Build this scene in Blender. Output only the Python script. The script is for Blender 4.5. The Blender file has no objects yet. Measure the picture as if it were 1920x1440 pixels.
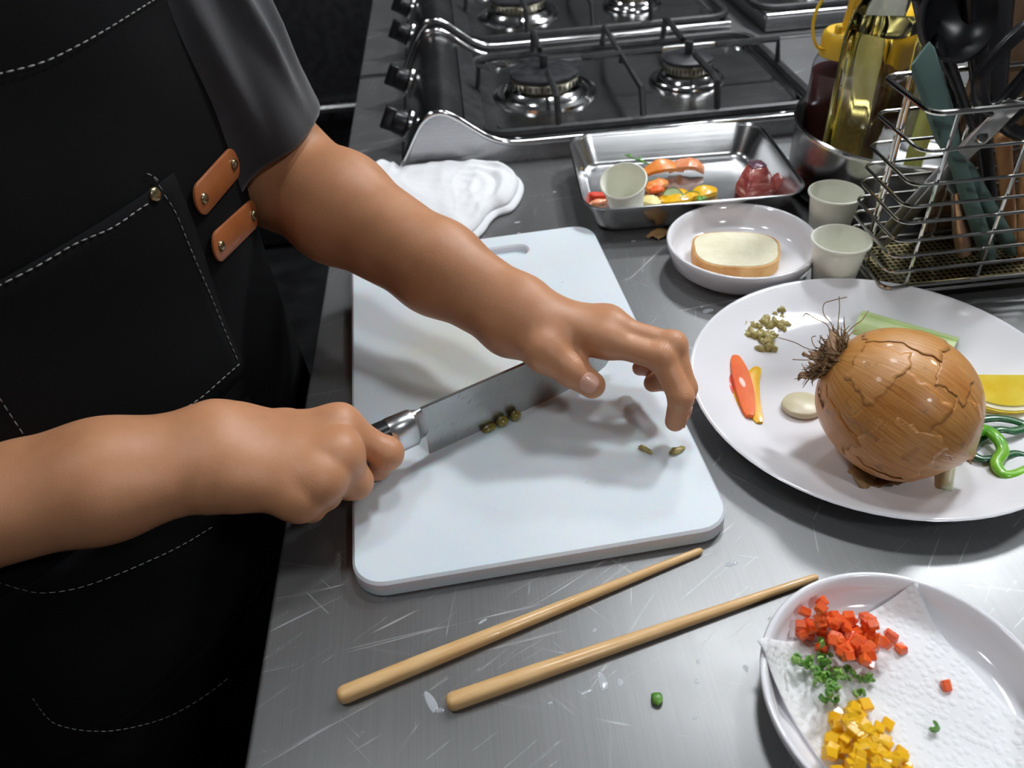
import bpy, bmesh, math, random
import numpy as np
from mathutils import Vector, Matrix
from mathutils.bvhtree import BVHTree

scene = bpy.context.scene
COL = scene.collection
R = random.Random(7)

# ------------------------------------------------------------------ camera
# World: z = 0 is the steel worktop, +Y runs along the worktop away from the camera, +X across it.
F_PX, PITCH, ROLL, YAW, CAM_H = 1480.0, .70238, -.08222, math.radians(2.102), .426
def _basis():
    c, s = math.cos(ROLL), math.sin(ROLL)
    X = np.array([1, 0, 0.]); U = np.array([0, math.sin(PITCH), math.cos(PITCH)]); Fw = np.array([0, math.cos(PITCH), -math.sin(PITCH)])
    a = -YAW; M = np.array([[math.cos(a), -math.sin(a), 0], [math.sin(a), math.cos(a), 0], [0, 0, 1]])
    return M @ (c*X + s*U), M @ (-s*X + c*U), M @ Fw
RT, UP, FW = _basis(); CAM = np.array([0, 0, CAM_H])
def ray(x, y): return RT*((x-960)/F_PX) + UP*((720-y)/F_PX) + FW
def Z(x, y, z=0.0):                      # photo pixel -> point at height z
    d = ray(x, y); return CAM + d*((z-CAM_H)/d[2])
def D(x, y, t): return CAM + ray(x, y)*t  # photo pixel -> point at depth t
def YP(x, y, yy): d = ray(x, y); return CAM + d*(yy/d[1])

cam_d = bpy.data.cameras.new('camera'); cam = bpy.data.objects.new('camera', cam_d); COL.objects.link(cam)
mw = Matrix.Identity(4)
for i in range(3):
    mw[i][0], mw[i][1], mw[i][2], mw[i][3] = RT[i], UP[i], -FW[i], CAM[i]
cam.matrix_world = mw
cam_d.sensor_width = 36; cam_d.lens = F_PX/1920*36; cam_d.clip_start = .01
cam_d.dof.use_dof = True; cam_d.dof.focus_distance = .56; cam_d.dof.aperture_fstop = 9.0
scene.camera = cam

# ------------------------------------------------------------------ world, exposure
w = bpy.data.worlds.new('world'); scene.world = w; w.use_nodes = True
w.node_tree.nodes['Background'].inputs[0].default_value = (.85, .92, 1, 1)
w.node_tree.nodes['Background'].inputs[1].default_value = .12
vs = scene.view_settings
vs.view_transform = 'Standard'; vs.look = 'None'; vs.exposure = .90; vs.gamma = 1.0; vs.use_curve_mapping = False
LAMPS = [(1.25, 1.45, .52), (.95, 2.35, .22), (2.1, 1.2, .22), (.30, .95, .13), (-.9, 1.8, .10), (.9, -.9, .19), (-.8, .3, .08)]   # x, y, share; left and camera-side ones are added fill to soften shadows
LAMP_W = 205.0

# ------------------------------------------------------------------ helpers
def link(o, parent=None):
    COL.objects.link(o)
    if parent is not None: o.parent = parent
    return o
def tag(o, label=None, cat=None, group=None, kind=None):
    if label: o['label'] = label
    if cat: o['category'] = cat
    if group: o['group'] = group
    if kind: o['kind'] = kind
    return o
def thing(name, label, cat, loc=(0, 0, 0), rz=0.0, group=None, rot=None):
    o = bpy.data.objects.new(name, None); o.empty_display_size = .02
    o.location = tuple(float(v) for v in loc); o.rotation_euler = rot if rot else (0, 0, rz)
    return tag(link(o), label, cat, group)
def mesh(name, v, f, smooth=True, angle=40):
    me = bpy.data.meshes.new(name)
    me.from_pydata([tuple(map(float, p)) for p in v], [], [tuple(map(int, q)) for q in f]); me.validate(); me.update()
    bm = bmesh.new(); bm.from_mesh(me); bmesh.ops.recalc_face_normals(bm, faces=bm.faces); bm.to_mesh(me); bm.free()
    if smooth:
        me.shade_smooth()
        if angle < 180: me.set_sharp_from_angle(angle=math.radians(angle))
    return me
def obj(name, vf, mat, parent=None, loc=None, rot=None, smooth=True, angle=40, **tags):
    me = vf if isinstance(vf, bpy.types.Mesh) else mesh(name, vf[0], vf[1], smooth, angle)
    if mat is not None and not me.materials: me.materials.append(mat)
    o = bpy.data.objects.new(name, me)
    if loc is not None: o.location = tuple(float(q) for q in loc)
    if rot is not None: o.rotation_euler = rot
    link(o, parent); tag(o, **tags); return o
def join(*vfs):
    V, Fc, n = [], [], 0
    for v, f in vfs:
        V += [tuple(p) for p in v]; Fc += [tuple(i+n for i in q) for q in f]; n += len(v)
    return V, Fc
def xf(vf, loc=(0, 0, 0), rot=(0, 0, 0), sc=(1, 1, 1)):
    from mathutils import Euler
    m = Matrix.LocRotScale(Vector([float(q) for q in loc]), Euler(rot), Vector(sc))
    return [tuple(m @ Vector([float(q) for q in p])) for p in vf[0]], vf[1]
def lathe(prof, n=48, cap0=True, cap1=True):
    V, Fc = [], []
    for r, z in prof:
        for i in range(n):
            a = 2*math.pi*i/n; V.append((r*math.cos(a), r*math.sin(a), z))
    for k in range(len(prof)-1):
        for i in range(n):
            j = (i+1) % n; Fc.append((k*n+i, k*n+j, (k+1)*n+j, (k+1)*n+i))
    if cap0: Fc.append(tuple(range(n))[::-1])
    if cap1: Fc.append(tuple(range((len(prof)-1)*n, len(prof)*n)))
    return V, Fc
def smooth_path(pts, sub=6, closed=False):
    P = [np.array(p, float) for p in pts]; n = len(P); out = []
    rng = n if closed else n-1
    for i in range(rng):
        if closed: p0, p1, p2, p3 = P[i-1], P[i], P[(i+1) % n], P[(i+2) % n]
        else: p0, p1, p2, p3 = P[max(i-1, 0)], P[i], P[i+1], P[min(i+2, n-1)]
        for k in range(sub):
            t = k/sub
            out.append(.5*((2*p1)+(-p0+p2)*t+(2*p0-5*p1+4*p2-p3)*t*t+(-p0+3*p1-3*p2+p3)*t**3))
    if not closed: out.append(P[-1])
    return out
def tube(pts, r, n=8, closed=False, flat=1.0, up=None):
    P = [np.array(p, float) for p in pts]; m = len(P)
    rr = r if hasattr(r, '__len__') else [r]*m
    V, Fc = [], []; prev = None
    for i in range(m):
        if closed: t = P[(i+1) % m]-P[i-1]
        else: t = P[min(i+1, m-1)]-P[max(i-1, 0)]
        t = t/(np.linalg.norm(t)+1e-12)
        if up is not None: a = np.array(up, float)
        elif prev is None: a = np.array([0, 0, 1.]) if abs(t[2]) < .9 else np.array([1., 0, 0])
        else: a = prev
        a = a-t*(a@t); a /= (np.linalg.norm(a)+1e-12); prev = a; b = np.cross(t, a)
        for k in range(n):
            g = 2*math.pi*k/n; V.append(tuple(P[i]+rr[i]*(math.cos(g)*b+math.sin(g)*flat*a)))
    for i in range(m if closed else m-1):
        i2 = (i+1) % m
        for k in range(n):
            j = (k+1) % n; Fc.append((i*n+k, i*n+j, i2*n+j, i2*n+k))
    if not closed: Fc += [tuple(range(n))[::-1], tuple(range((m-1)*n, m*n))]
    return V, Fc
def bevel_mesh(name, v, f, w, seg=2, mat=None, angle=40):
    me = bpy.data.meshes.new(name); me.from_pydata([tuple(map(float, p)) for p in v], [], f)
    bm = bmesh.new(); bm.from_mesh(me); bmesh.ops.recalc_face_normals(bm, faces=bm.faces)
    if w > 0:
        es = [e for e in bm.edges if len(e.link_faces) == 2 and e.calc_face_angle(0) > .5]
        bmesh.ops.bevel(bm, geom=es, offset=w, segments=seg, profile=.5, affect='EDGES', clamp_overlap=True)
    bm.to_mesh(me); bm.free(); me.shade_smooth(); me.set_sharp_from_angle(angle=math.radians(angle))
    if mat: me.materials.append(mat)
    return me
def box(lo, hi):
    (x0, y0, z0), (x1, y1, z1) = lo, hi
    v = [(x0, y0, z0), (x1, y0, z0), (x1, y1, z0), (x0, y1, z0), (x0, y0, z1), (x1, y0, z1), (x1, y1, z1), (x0, y1, z1)]
    return v, [(0, 3, 2, 1), (4, 5, 6, 7), (0, 1, 5, 4), (1, 2, 6, 5), (2, 3, 7, 6), (3, 0, 4, 7)]
def prism(poly, z0, z1):
    n = len(poly)
    v = [(x, y, z0) for x, y in poly]+[(x, y, z1) for x, y in poly]
    return v, [tuple(range(n))[::-1], tuple(range(n, 2*n))]+[(i, (i+1) % n, n+(i+1) % n, n+i) for i in range(n)]
def rrect(w, l, r, n=6, cx=0, cy=0):
    out = []
    for sx, sy, a0 in ((1, 1, 0), (-1, 1, 90), (-1, -1, 180), (1, -1, 270)):
        for i in range(n+1):
            a = math.radians(a0+90*i/n); out.append((cx+sx*(w/2-r)+r*math.cos(a), cy+sy*(l/2-r)+r*math.sin(a)))
    return out
def loft(rings, cap0=True, cap1=True):
    n = len(rings[0]); V = [tuple(p) for r in rings for p in r]; Fc = []
    for k in range(len(rings)-1):
        for i in range(n):
            j = (i+1) % n; Fc.append((k*n+i, k*n+j, (k+1)*n+j, (k+1)*n+i))
    if cap0: Fc.append(tuple(range(n))[::-1])
    if cap1: Fc.append(tuple(range((len(rings)-1)*n, len(rings)*n)))
    return V, Fc
def dup(root, loc=None, rot=None, **tags):
    r = root.copy(); COL.objects.link(r)
    if loc is not None: r.location = tuple(float(q) for q in loc)
    if rot is not None: r.rotation_euler = rot
    tag(r, **tags)
    for ch in list(root.children):
        c = ch.copy(); COL.objects.link(c); c.parent = r
        for g in ch.children:
            d = g.copy(); COL.objects.link(d); d.parent = c
    return r

# ------------------------------------------------------------------ materials
def mat(name, col, rough=.5, metal=0.0, **k):
    m = bpy.data.materials.new(name); m.use_nodes = True
    b = m.node_tree.nodes['Principled BSDF']
    b.inputs['Base Color'].default_value = (*col, 1); b.inputs['Roughness'].default_value = rough; b.inputs['Metallic'].default_value = metal
    for kk, vv in k.items():
        b.inputs[kk.replace('_', ' ')].default_value = vv
    return m
def N(m, t): return m.node_tree.nodes.new(t)
def L(m, a, b): m.node_tree.links.new(a, b)
def coords(m, scale=(1, 1, 1), rot=(0, 0, 0), kind='Object'):
    tc = N(m, 'ShaderNodeTexCoord'); mp = N(m, 'ShaderNodeMapping')
    mp.inputs['Scale'].default_value = scale; mp.inputs['Rotation'].default_value = rot
    L(m, tc.outputs[kind], mp.inputs[0]); return mp.outputs[0]
def noise(m, vec, scale, detail=4, rough=.55, dist=0.0):
    n = N(m, 'ShaderNodeTexNoise'); n.inputs['Scale'].default_value = scale; n.inputs['Detail'].default_value = detail
    n.inputs['Roughness'].default_value = rough; n.inputs['Distortion'].default_value = dist
    L(m, vec, n.inputs['Vector']); return n.outputs['Fac']
def ramp(m, fac, stops):
    r = N(m, 'ShaderNodeValToRGB'); e = r.color_ramp.elements
    while len(e) < len(stops): e.new(.5)
    for i, (p, c) in enumerate(stops):
        e[i].position = p; e[i].color = (*c, 1) if hasattr(c, '__len__') else (c, c, c, 1)
    L(m, fac, r.inputs[0]); return r.outputs[0]
def setin(m, name, sock): L(m, sock, m.node_tree.nodes['Principled BSDF'].inputs[name])
def bump(m, h, strength=.3, dist=.001):
    b = N(m, 'ShaderNodeBump'); b.inputs['Strength'].default_value = strength; b.inputs['Distance'].default_value = dist
    L(m, h, b.inputs['Height']); setin(m, 'Normal', b.outputs[0])
def mixc(m, fac, a, b, mode='MIX'):
    x = N(m, 'ShaderNodeMix'); x.data_type = 'RGBA'; x.blend_type = mode
    for s, v in ((0, fac), (6, a), (7, b)):
        if hasattr(v, 'is_linked'): L(m, v, x.inputs[s])
        elif s == 0: x.inputs[0].default_value = v
        else: x.inputs[s].default_value = (*v, 1)
    return x.outputs[2]
def math_(m, op, a, b=0.0):
    x = N(m, 'ShaderNodeMath'); x.operation = op
    for i, v in enumerate((a, b)):
        if hasattr(v, 'is_linked'): L(m, v, x.inputs[i])
        else: x.inputs[i].default_value = v
    return x.outputs[0]
def noisy(name, c1, c2, scale, rough=.5, metal=0.0, lo=.35, hi=.65, bmp=0.0, bscale=None, bdist=.001, sc=(1, 1, 1), detail=4, **k):
    m = mat(name, c1, rough, metal, **k); v = coords(m, sc)
    setin(m, 'Base Color', ramp(m, noise(m, v, scale, detail), [(lo, c1), (hi, c2)]))
    if bmp: bump(m, noise(m, v, bscale or scale, detail), bmp, bdist)
    return m

def scratched_steel(name, base=.42, rough=.30, axis='Y', scratches=True, tint=(1, 1.0, 1.01), metal=1.0):
    m = mat(name, (base,)*3, rough, metal)
    sc = (900, 6, 900) if axis == 'Y' else (6, 900, 900)
    br = noise(m, coords(m, sc), 1, 3, .6)
    blot = noise(m, coords(m), 7, 5, .6)
    col = ramp(m, br, [(.3, (base*.93*tint[0], base*.93*tint[1], base*.93*tint[2])), (.7, (base*1.06*tint[0], base*1.06*tint[1], base*1.06*tint[2]))])
    rg = math_(m, 'ADD', math_(m, 'MULTIPLY', br, .10), math_(m, 'ADD', math_(m, 'MULTIPLY', blot, .22), rough-.14))
    h = br
    if scratches:
        tot = None
        for i, (ang, s1, s2, th) in enumerate(((.45, 170, 4, .735), (.85, 230, 6, .745), (.15, 150, 3.5, .74), (1.35, 260, 8, .755), (2.3, 300, 9, .75), (-.3, 200, 5, .75), (.6, 420, 14, .74))):
            mp2 = N(m, 'ShaderNodeMapping'); mp2.inputs['Scale'].default_value = (s2, s1, 1); L(m, coords(m, (1, 1, 1), (0, 0, -ang)), mp2.inputs[0])
            n = noise(m, mp2.outputs[0], 1.0, 2, .5, .5)
            q = ramp(m, n, [(th-.06, 0.0), (th-.045, 1.0), (th-.03, 0.0)])
            msk = ramp(m, noise(m, coords(m, (1, 1, 1), (0, 0, i*1.7)), 9, 2), [(.46, 0.0), (.56, 1.0)])
            q = math_(m, 'MULTIPLY', q, msk)
            tot = q if tot is None else math_(m, 'MAXIMUM', tot, q)
        col = mixc(m, math_(m, 'MULTIPLY', tot, .45), col, (.95, .95, .95)); rg = math_(m, 'ADD', rg, math_(m, 'MULTIPLY', tot, .12))
        h = math_(m, 'SUBTRACT', br, math_(m, 'MULTIPLY', tot, 3.0))
    setin(m, 'Base Color', col); setin(m, 'Roughness', rg)
    bump(m, h, .10, .0004)
    return m

STEEL_TOP = scratched_steel('steel_worktop_brushed', .26, .37, metal=.76)
STEEL = scratched_steel('steel_brushed_plain', .40, .26, 'X', False)
STEEL_DK = scratched_steel('steel_stove_panel', .34, .22, 'X', False)
CHROME = mat('chrome_wire', (.62, .61, .58), .16, 1.0)
IRON = noisy('cast_iron_black', (.012, .012, .013), (.03, .03, .032), 60, .45, 0, bmp=.3, bscale=300)
BLACKPL = noisy('black_plastic', (.010, .010, .012), (.02, .02, .023), 40, .3, 0)
MELAMINE = noisy('white_melamine', (.83, .82, .86), (.86, .85, .88), 8, .10, 0, Specular_IOR_Level=.55)
PAPERCUP = noisy('paper_cup_cream', (.84, .84, .73), (.88, .88, .78), 50, .55, 0, bmp=.05, bscale=400)
POLY = noisy('polyethylene_board', (.70, .77, .84), (.76, .81, .86), 5, .42, 0, bmp=.12, bscale=260, bdist=.0006, Subsurface_Weight=.45, Subsurface_Scale=.012)
WATER = mat('water_drop_clear', (.9, .95, 1), .02, 0, Alpha=.28, Specular_IOR_Level=.9)

# ================================================================== ROOM
DARKWALL = noisy('dark_wall_paint', (.012, .012, .014), (.02, .02, .022), 6, .5)
DARKFLOOR = noisy('dark_floor_tile', (.010, .010, .011), (.03, .03, .031), 9, .45, bmp=.2, bscale=60)
CEIL = noisy('ceiling_paint', (.46, .47, .48), (.50, .51, .52), 3, .8)
FL, CE = -.85, 1.75
obj('floor', box((-2.6, -2.2, FL-.05), (3.4, 3.6, FL)), DARKFLOOR, kind='structure', smooth=False)
obj('ceiling', box((-2.6, -2.2, CE), (3.4, 3.6, CE+.05)), CEIL, kind='structure', smooth=False)
obj('wall_far', box((-2.6, 3.6, FL), (3.4, 3.65, CE)), DARKWALL, kind='structure', smooth=False)
obj('wall_left', box((-2.65, -2.2, FL), (-2.6, 3.6, CE)), DARKWALL, kind='structure', smooth=False)
obj('wall_right', box((3.4, -2.2, FL), (3.45, 3.6, CE)), noisy('grey_wall_paint', (.25, .25, .26), (.29, .29, .30), 4, .7), kind='structure', smooth=False)
obj('wall_near', box((-2.6, -2.25, FL), (3.4, -2.2, CE)), noisy('mid_wall_paint', (.22, .22, .23), (.26, .26, .27), 4, .7), kind='structure', smooth=False)

# low black cabinet standing across the aisle end, with a steel rail
cb = thing('floor_cabinet', 'black floor cabinet with a thin steel rail across the aisle end', 'cabinet', (-.75, 2.3, FL))
obj('body', bevel_mesh('body', *box((-.75, 0, .02), (.52, .5, .78)), .006), BLACKPL, cb)
obj('plinth', box((-.73, .03, 0), (.50, .48, .02)), DARKWALL, cb)
obj('rail', tube([(-.7, -.03, .45), (.49, -.03, .45)], .012, 12), STEEL, cb, label='thin brushed steel rail')
for x in (-.6, .4): obj('rail_bracket', tube([(x, .01, .45), (x, -.03, .45)], .006, 8), STEEL, cb)

# ceiling lamps: recessed downlights, with the unseen added fill among them
def lamp(x, y, share, i):
    t = thing('ceiling_downlight', 'unseen round recessed ceiling lamp with bright diffuser', 'ceiling light', (x, y, CE-.012), group='ceiling downlights')
    r = .13
    obj('trim_ring', lathe([(r, .0), (r+.02, .0), (r+.022, .006), (r+.018, .012), (r, .012)], 32, False, False), mat('downlight_trim', (.8, .8, .8), .4), t)
    e = mat('downlight_diffuser', (1, 1, 1), .5); b = e.node_tree.nodes['Principled BSDF']
    b.inputs['Emission Color'].default_value = (.93, .97, 1.0, 1); b.inputs['Emission Strength'].default_value = LAMP_W*share
    obj('diffuser', lathe([(r, .004), (r, .008)], 32), e, t)
for i, (x, y, s) in enumerate(LAMPS): lamp(x, y, s, i)

# ================================================================== WORKTOP
WX0, WX1, WY0, WY1 = -.155, 1.15, -.55, 2.05
wt = thing('steel_worktop', 'long brushed stainless steel island worktop with fine scratches', 'worktop', (0, 0, 0))
obj('top_sheet', bevel_mesh('top_sheet', *box((WX0, WY0, -.045), (WX1, WY1, 0)), .003, 3), STEEL_TOP, wt)
obj('reflection_strip', bevel_mesh('reflection_strip', *box((WX0+.001, 1.285, -.001), (WX1-.001, 1.298, .0025)), .001), STEEL, wt, label='raised steel strip added for a bright reflection')  # strip added to stand for the light reflected between the stoves
cbn = thing('island_base', 'dark base cabinet carrying the steel island worktop', 'cabinet', (0, 0, FL))
obj('carcass', box((WX0+.06, WY0+.05, .08), (WX1-.06, WY1-.05, -FL-.046)), BLACKPL, cbn, smooth=False)
obj('plinth', box((WX0+.1, WY0+.09, 0), (WX1-.1, WY1-.09, .08)), DARKWALL, cbn, smooth=False)
for i in range(4):
    y0 = WY0+.06+i*.62
    d = obj('door', bevel_mesh('door', *box((WX0+.045, y0, .1), (WX0+.06, y0+.6, -FL-.06)), .003), BLACKPL, cbn)
    obj('handle', tube([(WX0+.03, y0+.2, .68), (WX0+.03, y0+.4, .68)], .005, 8), STEEL, d)

# ================================================================== CUTTING BOARD (250 x 400 mm, turned 3.8 deg)
bd_c = np.array([.0115, .518]); BA = math.radians(3.8); BZ = .014
WB, LB = .250, .412
def ring3(w, l, r, z, n=8): return [(x, y, z) for x, y in rrect(w, l, r, n)]
bt = thing('cutting_board', 'large white plastic cutting board with a slot handle and rounded corners', 'cutting board', (bd_c[0], bd_c[1], .0003), BA)
def board_mesh():
    rr = .022; e = .0018; n = 8
    outer = [ring3(WB-2*e, LB-2*e, rr-e, 0, n), ring3(WB, LB, rr, e, n), ring3(WB, LB, rr, BZ-e, n), ring3(WB-2*e, LB-2*e, rr-e, BZ, n)]
    sx, sy, sw, sl = .0, LB/2-.033, .105, .020     # slot
    slot = lambda z, g: [(x, y, z) for x, y in rrect(sw+g, sl+g, (sl+g)/2-1e-4, n, sx, sy)]
    inner = [slot(.0068, -.003), slot(.0072, -.001), slot(BZ-e, 0), slot(BZ, 2*e)]
    m = len(outer[0]); V = [p for r in outer+inner for p in r]; Fc = []
    for base in (0, 4):
        for k in range(3):
            for i in range(m):
                j = (i+1) % m; Fc.append(((base+k)*m+i, (base+k)*m+j, (base+k+1)*m+j, (base+k+1)*m+i))
    for i in range(m):                      # bridge faces top and bottom (same corner order, convex rings)
        j = (i+1) % m; Fc.append((3*m+i, 3*m+j, 7*m+j, 7*m+i))
    Fc += [tuple(range(m))[::-1], tuple(range(4*m, 5*m))]
    return V, Fc
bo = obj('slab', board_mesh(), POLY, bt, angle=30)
def board_pt(px, py, dz=0): return Z(px, py, BZ+dz)

# a yellowish blotch is mixed into the board's own material
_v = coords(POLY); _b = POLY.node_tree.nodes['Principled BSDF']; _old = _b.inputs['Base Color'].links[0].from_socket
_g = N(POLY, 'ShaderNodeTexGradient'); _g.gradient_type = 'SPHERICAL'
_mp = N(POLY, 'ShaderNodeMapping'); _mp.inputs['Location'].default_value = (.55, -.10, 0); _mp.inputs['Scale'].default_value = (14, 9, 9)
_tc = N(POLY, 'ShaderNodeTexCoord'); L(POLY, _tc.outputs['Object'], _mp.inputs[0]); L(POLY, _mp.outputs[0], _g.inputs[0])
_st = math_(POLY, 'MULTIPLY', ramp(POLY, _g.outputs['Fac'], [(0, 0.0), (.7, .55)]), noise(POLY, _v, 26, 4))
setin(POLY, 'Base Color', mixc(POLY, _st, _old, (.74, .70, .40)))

# ================================================================== KNIFE
kA = Z(805, 852, BZ); kB = Z(1060, 735, BZ); kd = (kB-kA)/np.linalg.norm(kB-kA); kang = math.atan2(kd[1], kd[0])
BLADE = noisy('knife_blade_steel', (.42, .43, .42), (.52, .53, .52), 30, .30, 1.0, bmp=.08, bscale=40, bdist=.0003)
_mp = N(BLADE, 'ShaderNodeMapping'); _mp.inputs['Scale'].default_value = (110, 1, 750); L(BLADE, coords(BLADE, (1, 1, 1), (0, .75, 0)), _mp.inputs[0]); _nn = noise(BLADE, _mp.outputs[0], 1.0, 2, .5)
setin(BLADE, 'Base Color', mixc(BLADE, ramp(BLADE, _nn, [(.675, 0.0), (.70, .8), (.725, .8)]), BLADE.node_tree.nodes['Principled BSDF'].inputs['Base Color'].links[0].from_socket, (.06, .06, .06)))
kn = thing('kitchen_knife', 'wide-bladed kitchen knife with steel bolster and black handle held over the board', 'knife', kA, kang)
def blade_mesh():
    Lb, Hb = .168, .046
    prof = [(0.0, .0008), (.004, .0002), (.05, 0), (.11, .0), (.145, .002), (.160, .008), (.1665, .016), (.168, .026)]   # edge x,z
    xs = [0, .004, .05, .11, .145, .160, .1665, .168]
    V, Fc = [], []
    n = len(xs)
    for x, zb in prof:
        zt = Hb - max(0, (x-.14))*.25
        zm = zb+(zt-zb)*.35
        V += [(x, -.00015, zb), (x, .00015, zb), (x, -.0010, zm), (x, .0010, zm), (x, -.0013, zt), (x, .0013, zt)]
    for i in range(n-1):
        a, b = i*6, (i+1)*6
        Fc += [(a, b, b+2, a+2), (a+2, b+2, b+4, a+4), (a+4, b+4, b+5, a+5), (a+5, b+5, b+3, a+3), (a+3, b+3, b+1, a+1), (a+1, b+1, b, a)]
    Fc += [(0, 2, 4, 5, 3, 1), tuple((n-1)*6+q for q in (0, 1, 3, 5, 4, 2))]
    return V, Fc
obj('blade', blade_mesh(), BLADE, kn, angle=20)
def oval(x, hy, hz, zc, n=20): return [(x, hy*math.copysign(abs(math.cos(a))**.8, math.cos(a)), zc+hz*math.copysign(abs(math.sin(a))**.8, math.sin(a))) for a in [2*math.pi*k/n for k in range(n)]]
HZ = .0325
obj('tang_neck', loft([oval(.003, .0012, .0125, HZ), oval(-.004, .0035, .0135, HZ), oval(-.0075, .0085, .0138, HZ)]), mat('bolster_steel', (.62, .62, .63), .30, 1.0), kn)
obj('bolster', loft([oval(-.007, .0085, .0138, HZ), oval(-.0085, .0098, .0146, HZ), oval(-.026, .0102, .0146, HZ), oval(-.0268, .0096, .014, HZ)]), bpy.data.materials['bolster_steel'], kn, label='polished steel bolster')
obj('handle', loft([oval(-.0262, .0098, .0142, HZ), oval(-.05, .0104, .014, HZ), oval(-.08, .0108, .0142, HZ), oval(-.102, .0108, .0146, HZ-.001), oval(-.112, .0100, .0140, HZ-.002), oval(-.116, .006, .010, HZ-.002)]), BLACKPL, kn, label='smooth black handle')

# ================================================================== CHOPSTICKS
BEECH = noisy('beech_wood', (.72, .42, .17), (.82, .53, .25), 18, .38, sc=(2, 14, 14), bmp=.05, detail=6, Coat_Weight=.25)
def chopstick(p0, p1, label, r0=.0049, r1=.0023):
    p0 = np.array(p0); p1 = np.array(p1); d = p1-p0; Lh = np.linalg.norm(d[:2]); an = math.atan2(d[1], d[0])
    xs = [0, .0008, .0025, .005, .05, .12, Lh*.8, Lh-.004, Lh-.001, Lh]
    def rad(x): return r0+(r1-r0)*max(0, (x-.04)/(Lh-.04))
    rings = []
    for i, x in enumerate(xs):
        k = {0: .35, 1: .68, 2: .9, 3: 1, 9: .3, 8: .8}.get(i, 1.0); r = rad(x)
        sq = 1-min(1, x/(Lh*.7))                       # squarish butt, round tip
        ring = []
        for q in range(16):
            a = 2*math.pi*q/16; c, s = math.cos(a), math.sin(a)
            e = 1-.35*sq
            ring.append((x, k*r*math.copysign(abs(c)**e, c), rad(0)*0+r+k*r*math.copysign(abs(s)**e, s)))
        rings.append(ring)
    t = obj('chopstick', loft(rings), BEECH, None, (p0[0], p0[1], .0002), (0, math.atan2(0, 1), an), angle=60)
    tag(t, label, 'chopstick', 'wooden chopsticks on the worktop')
chopstick(Z(632, 1308, .005), Z(1317, 1030, .003), 'beech chopstick lying close to the cutting board')
chopstick(Z(836, 1320, .005), Z(1534, 1080, .003), 'beech chopstick whose thin tip meets the plate of diced peppers')

# ================================================================== PLATES
def plate_vf(r, h, base, well, t=.0035, n=72):
    prof = [(0, .002), (base*.9, .002), (base*.93, 0), (base, 0), (base+.003, .003), (well+t, .0045), (r-.010, h*.72), (r-.002, h-.003), (r, h-.001), (r-.0012, h), (r-.0035, h-.0008), (r-.011, h*.74+t*.5), (well, .0045+t), (well*.8, .0035+t), (0, .0035+t)]
    prof = [(max(a, 1e-5), b) for a, b in prof]
    return lathe(prof, n, False, False)
def bowl_plate_vf(r, h, n=72):              # low plate with an upright curved wall
    prof = [(0, .0025), (r*.70, .0025), (r*.72, 0), (r*.78, 0), (r*.80, .003), (r*.93, h*.30), (r*.985, h*.75), (r, h-.0012), (r-.001, h), (r-.0035, h-.0008), (r-.006, h*.70), (r*.86, h*.30), (r*.74, .0068), (r*.5, .006), (0, .006)]
    return lathe([(max(a, 1e-5), b) for a, b in prof], n, False, False)
BP = np.array([.2934, .4363]); BPR = .1395
bigp = obj('dinner_plate', plate_vf(BPR, .024, .085, .098), MELAMINE, None, (BP[0], BP[1], .0003), angle=70)
tag(bigp, 'large round white plate carrying a whole onion and vegetable pieces', 'plate')
BF = .0072                                        # floor of the big plate
SP = np.array([.2558, .648]); SPR = .0715
tag(obj('side_plate', bowl_plate_vf(SPR, .029), MELAMINE, None, (SP[0], SP[1], .0003), angle=70), 'small deep white plate holding a slice of bread', 'plate')
DP = np.array([.2000, .1935]); DPR = .0745
tag(obj('side_plate', bowl_plate_vf(DPR, .026), MELAMINE, None, (DP[0], DP[1], .0003), angle=70), 'small deep white plate lined with paper towel and diced vegetables', 'plate')

# ---------------------------------------------------------------- bread
CRUMB = noisy('bread_crumb', (.80, .74, .53), (.88, .83, .63), 60, .85, bmp=.5, bscale=260, bdist=.0012)
CRUST = noisy('bread_crust', (.48, .20, .05), (.72, .42, .16), 40, .7, bmp=.3, bscale=120)
bc = Z(1380, 466, .020)
bs = thing('bread_slice', 'slice of white bread with golden crust on the small plate', 'bread', (bc[0], bc[1], .0068), math.radians(-14))
def slice_poly(s):
    pts = []
    for k in range(40):
        a = 2*math.pi*k/40; c, q = math.cos(a), math.sin(a)
        x = .041*math.copysign(abs(c)**.75, c); y = .0345*math.copysign(abs(q)**.8, q)
        if y > 0: x *= 1+.05*math.sin(a*3); y *= 1+.12*math.cos(a*2)*.5
        pts.append((x*s, y*s))
    return pts
def slab(poly, z0, z1, e=.001):
    sh = lambda k: [(x*(1-k), y*(1-k)) for x, y in poly]
    return loft([[(x, y, z0) for x, y in sh(.02)], [(x, y, z0+e) for x, y in poly], [(x, y, z1-e) for x, y in poly], [(x, y, z1) for x, y in sh(.02)]])
obj('crumb', slab(slice_poly(.955), .0, .0138), CRUMB, bs, angle=50)
def crust_vf():
    o = slice_poly(1.0); i = slice_poly(.950); n = len(o)
    V = [(x, y, .0002) for x, y in o]+[(x*1.0, y, .0130) for x, y in o]+[(x, y, .0134) for x, y in i]+[(x, y, .0002) for x, y in i]; Fc = []
    for r in range(4):
        for k in range(n): Fc.append((r*n+k, r*n+(k+1) % n, ((r+1) % 4)*n+(k+1) % n, ((r+1) % 4)*n+k))
    return V, Fc
obj('crust', crust_vf(), CRUST, bs, angle=50)

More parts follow.
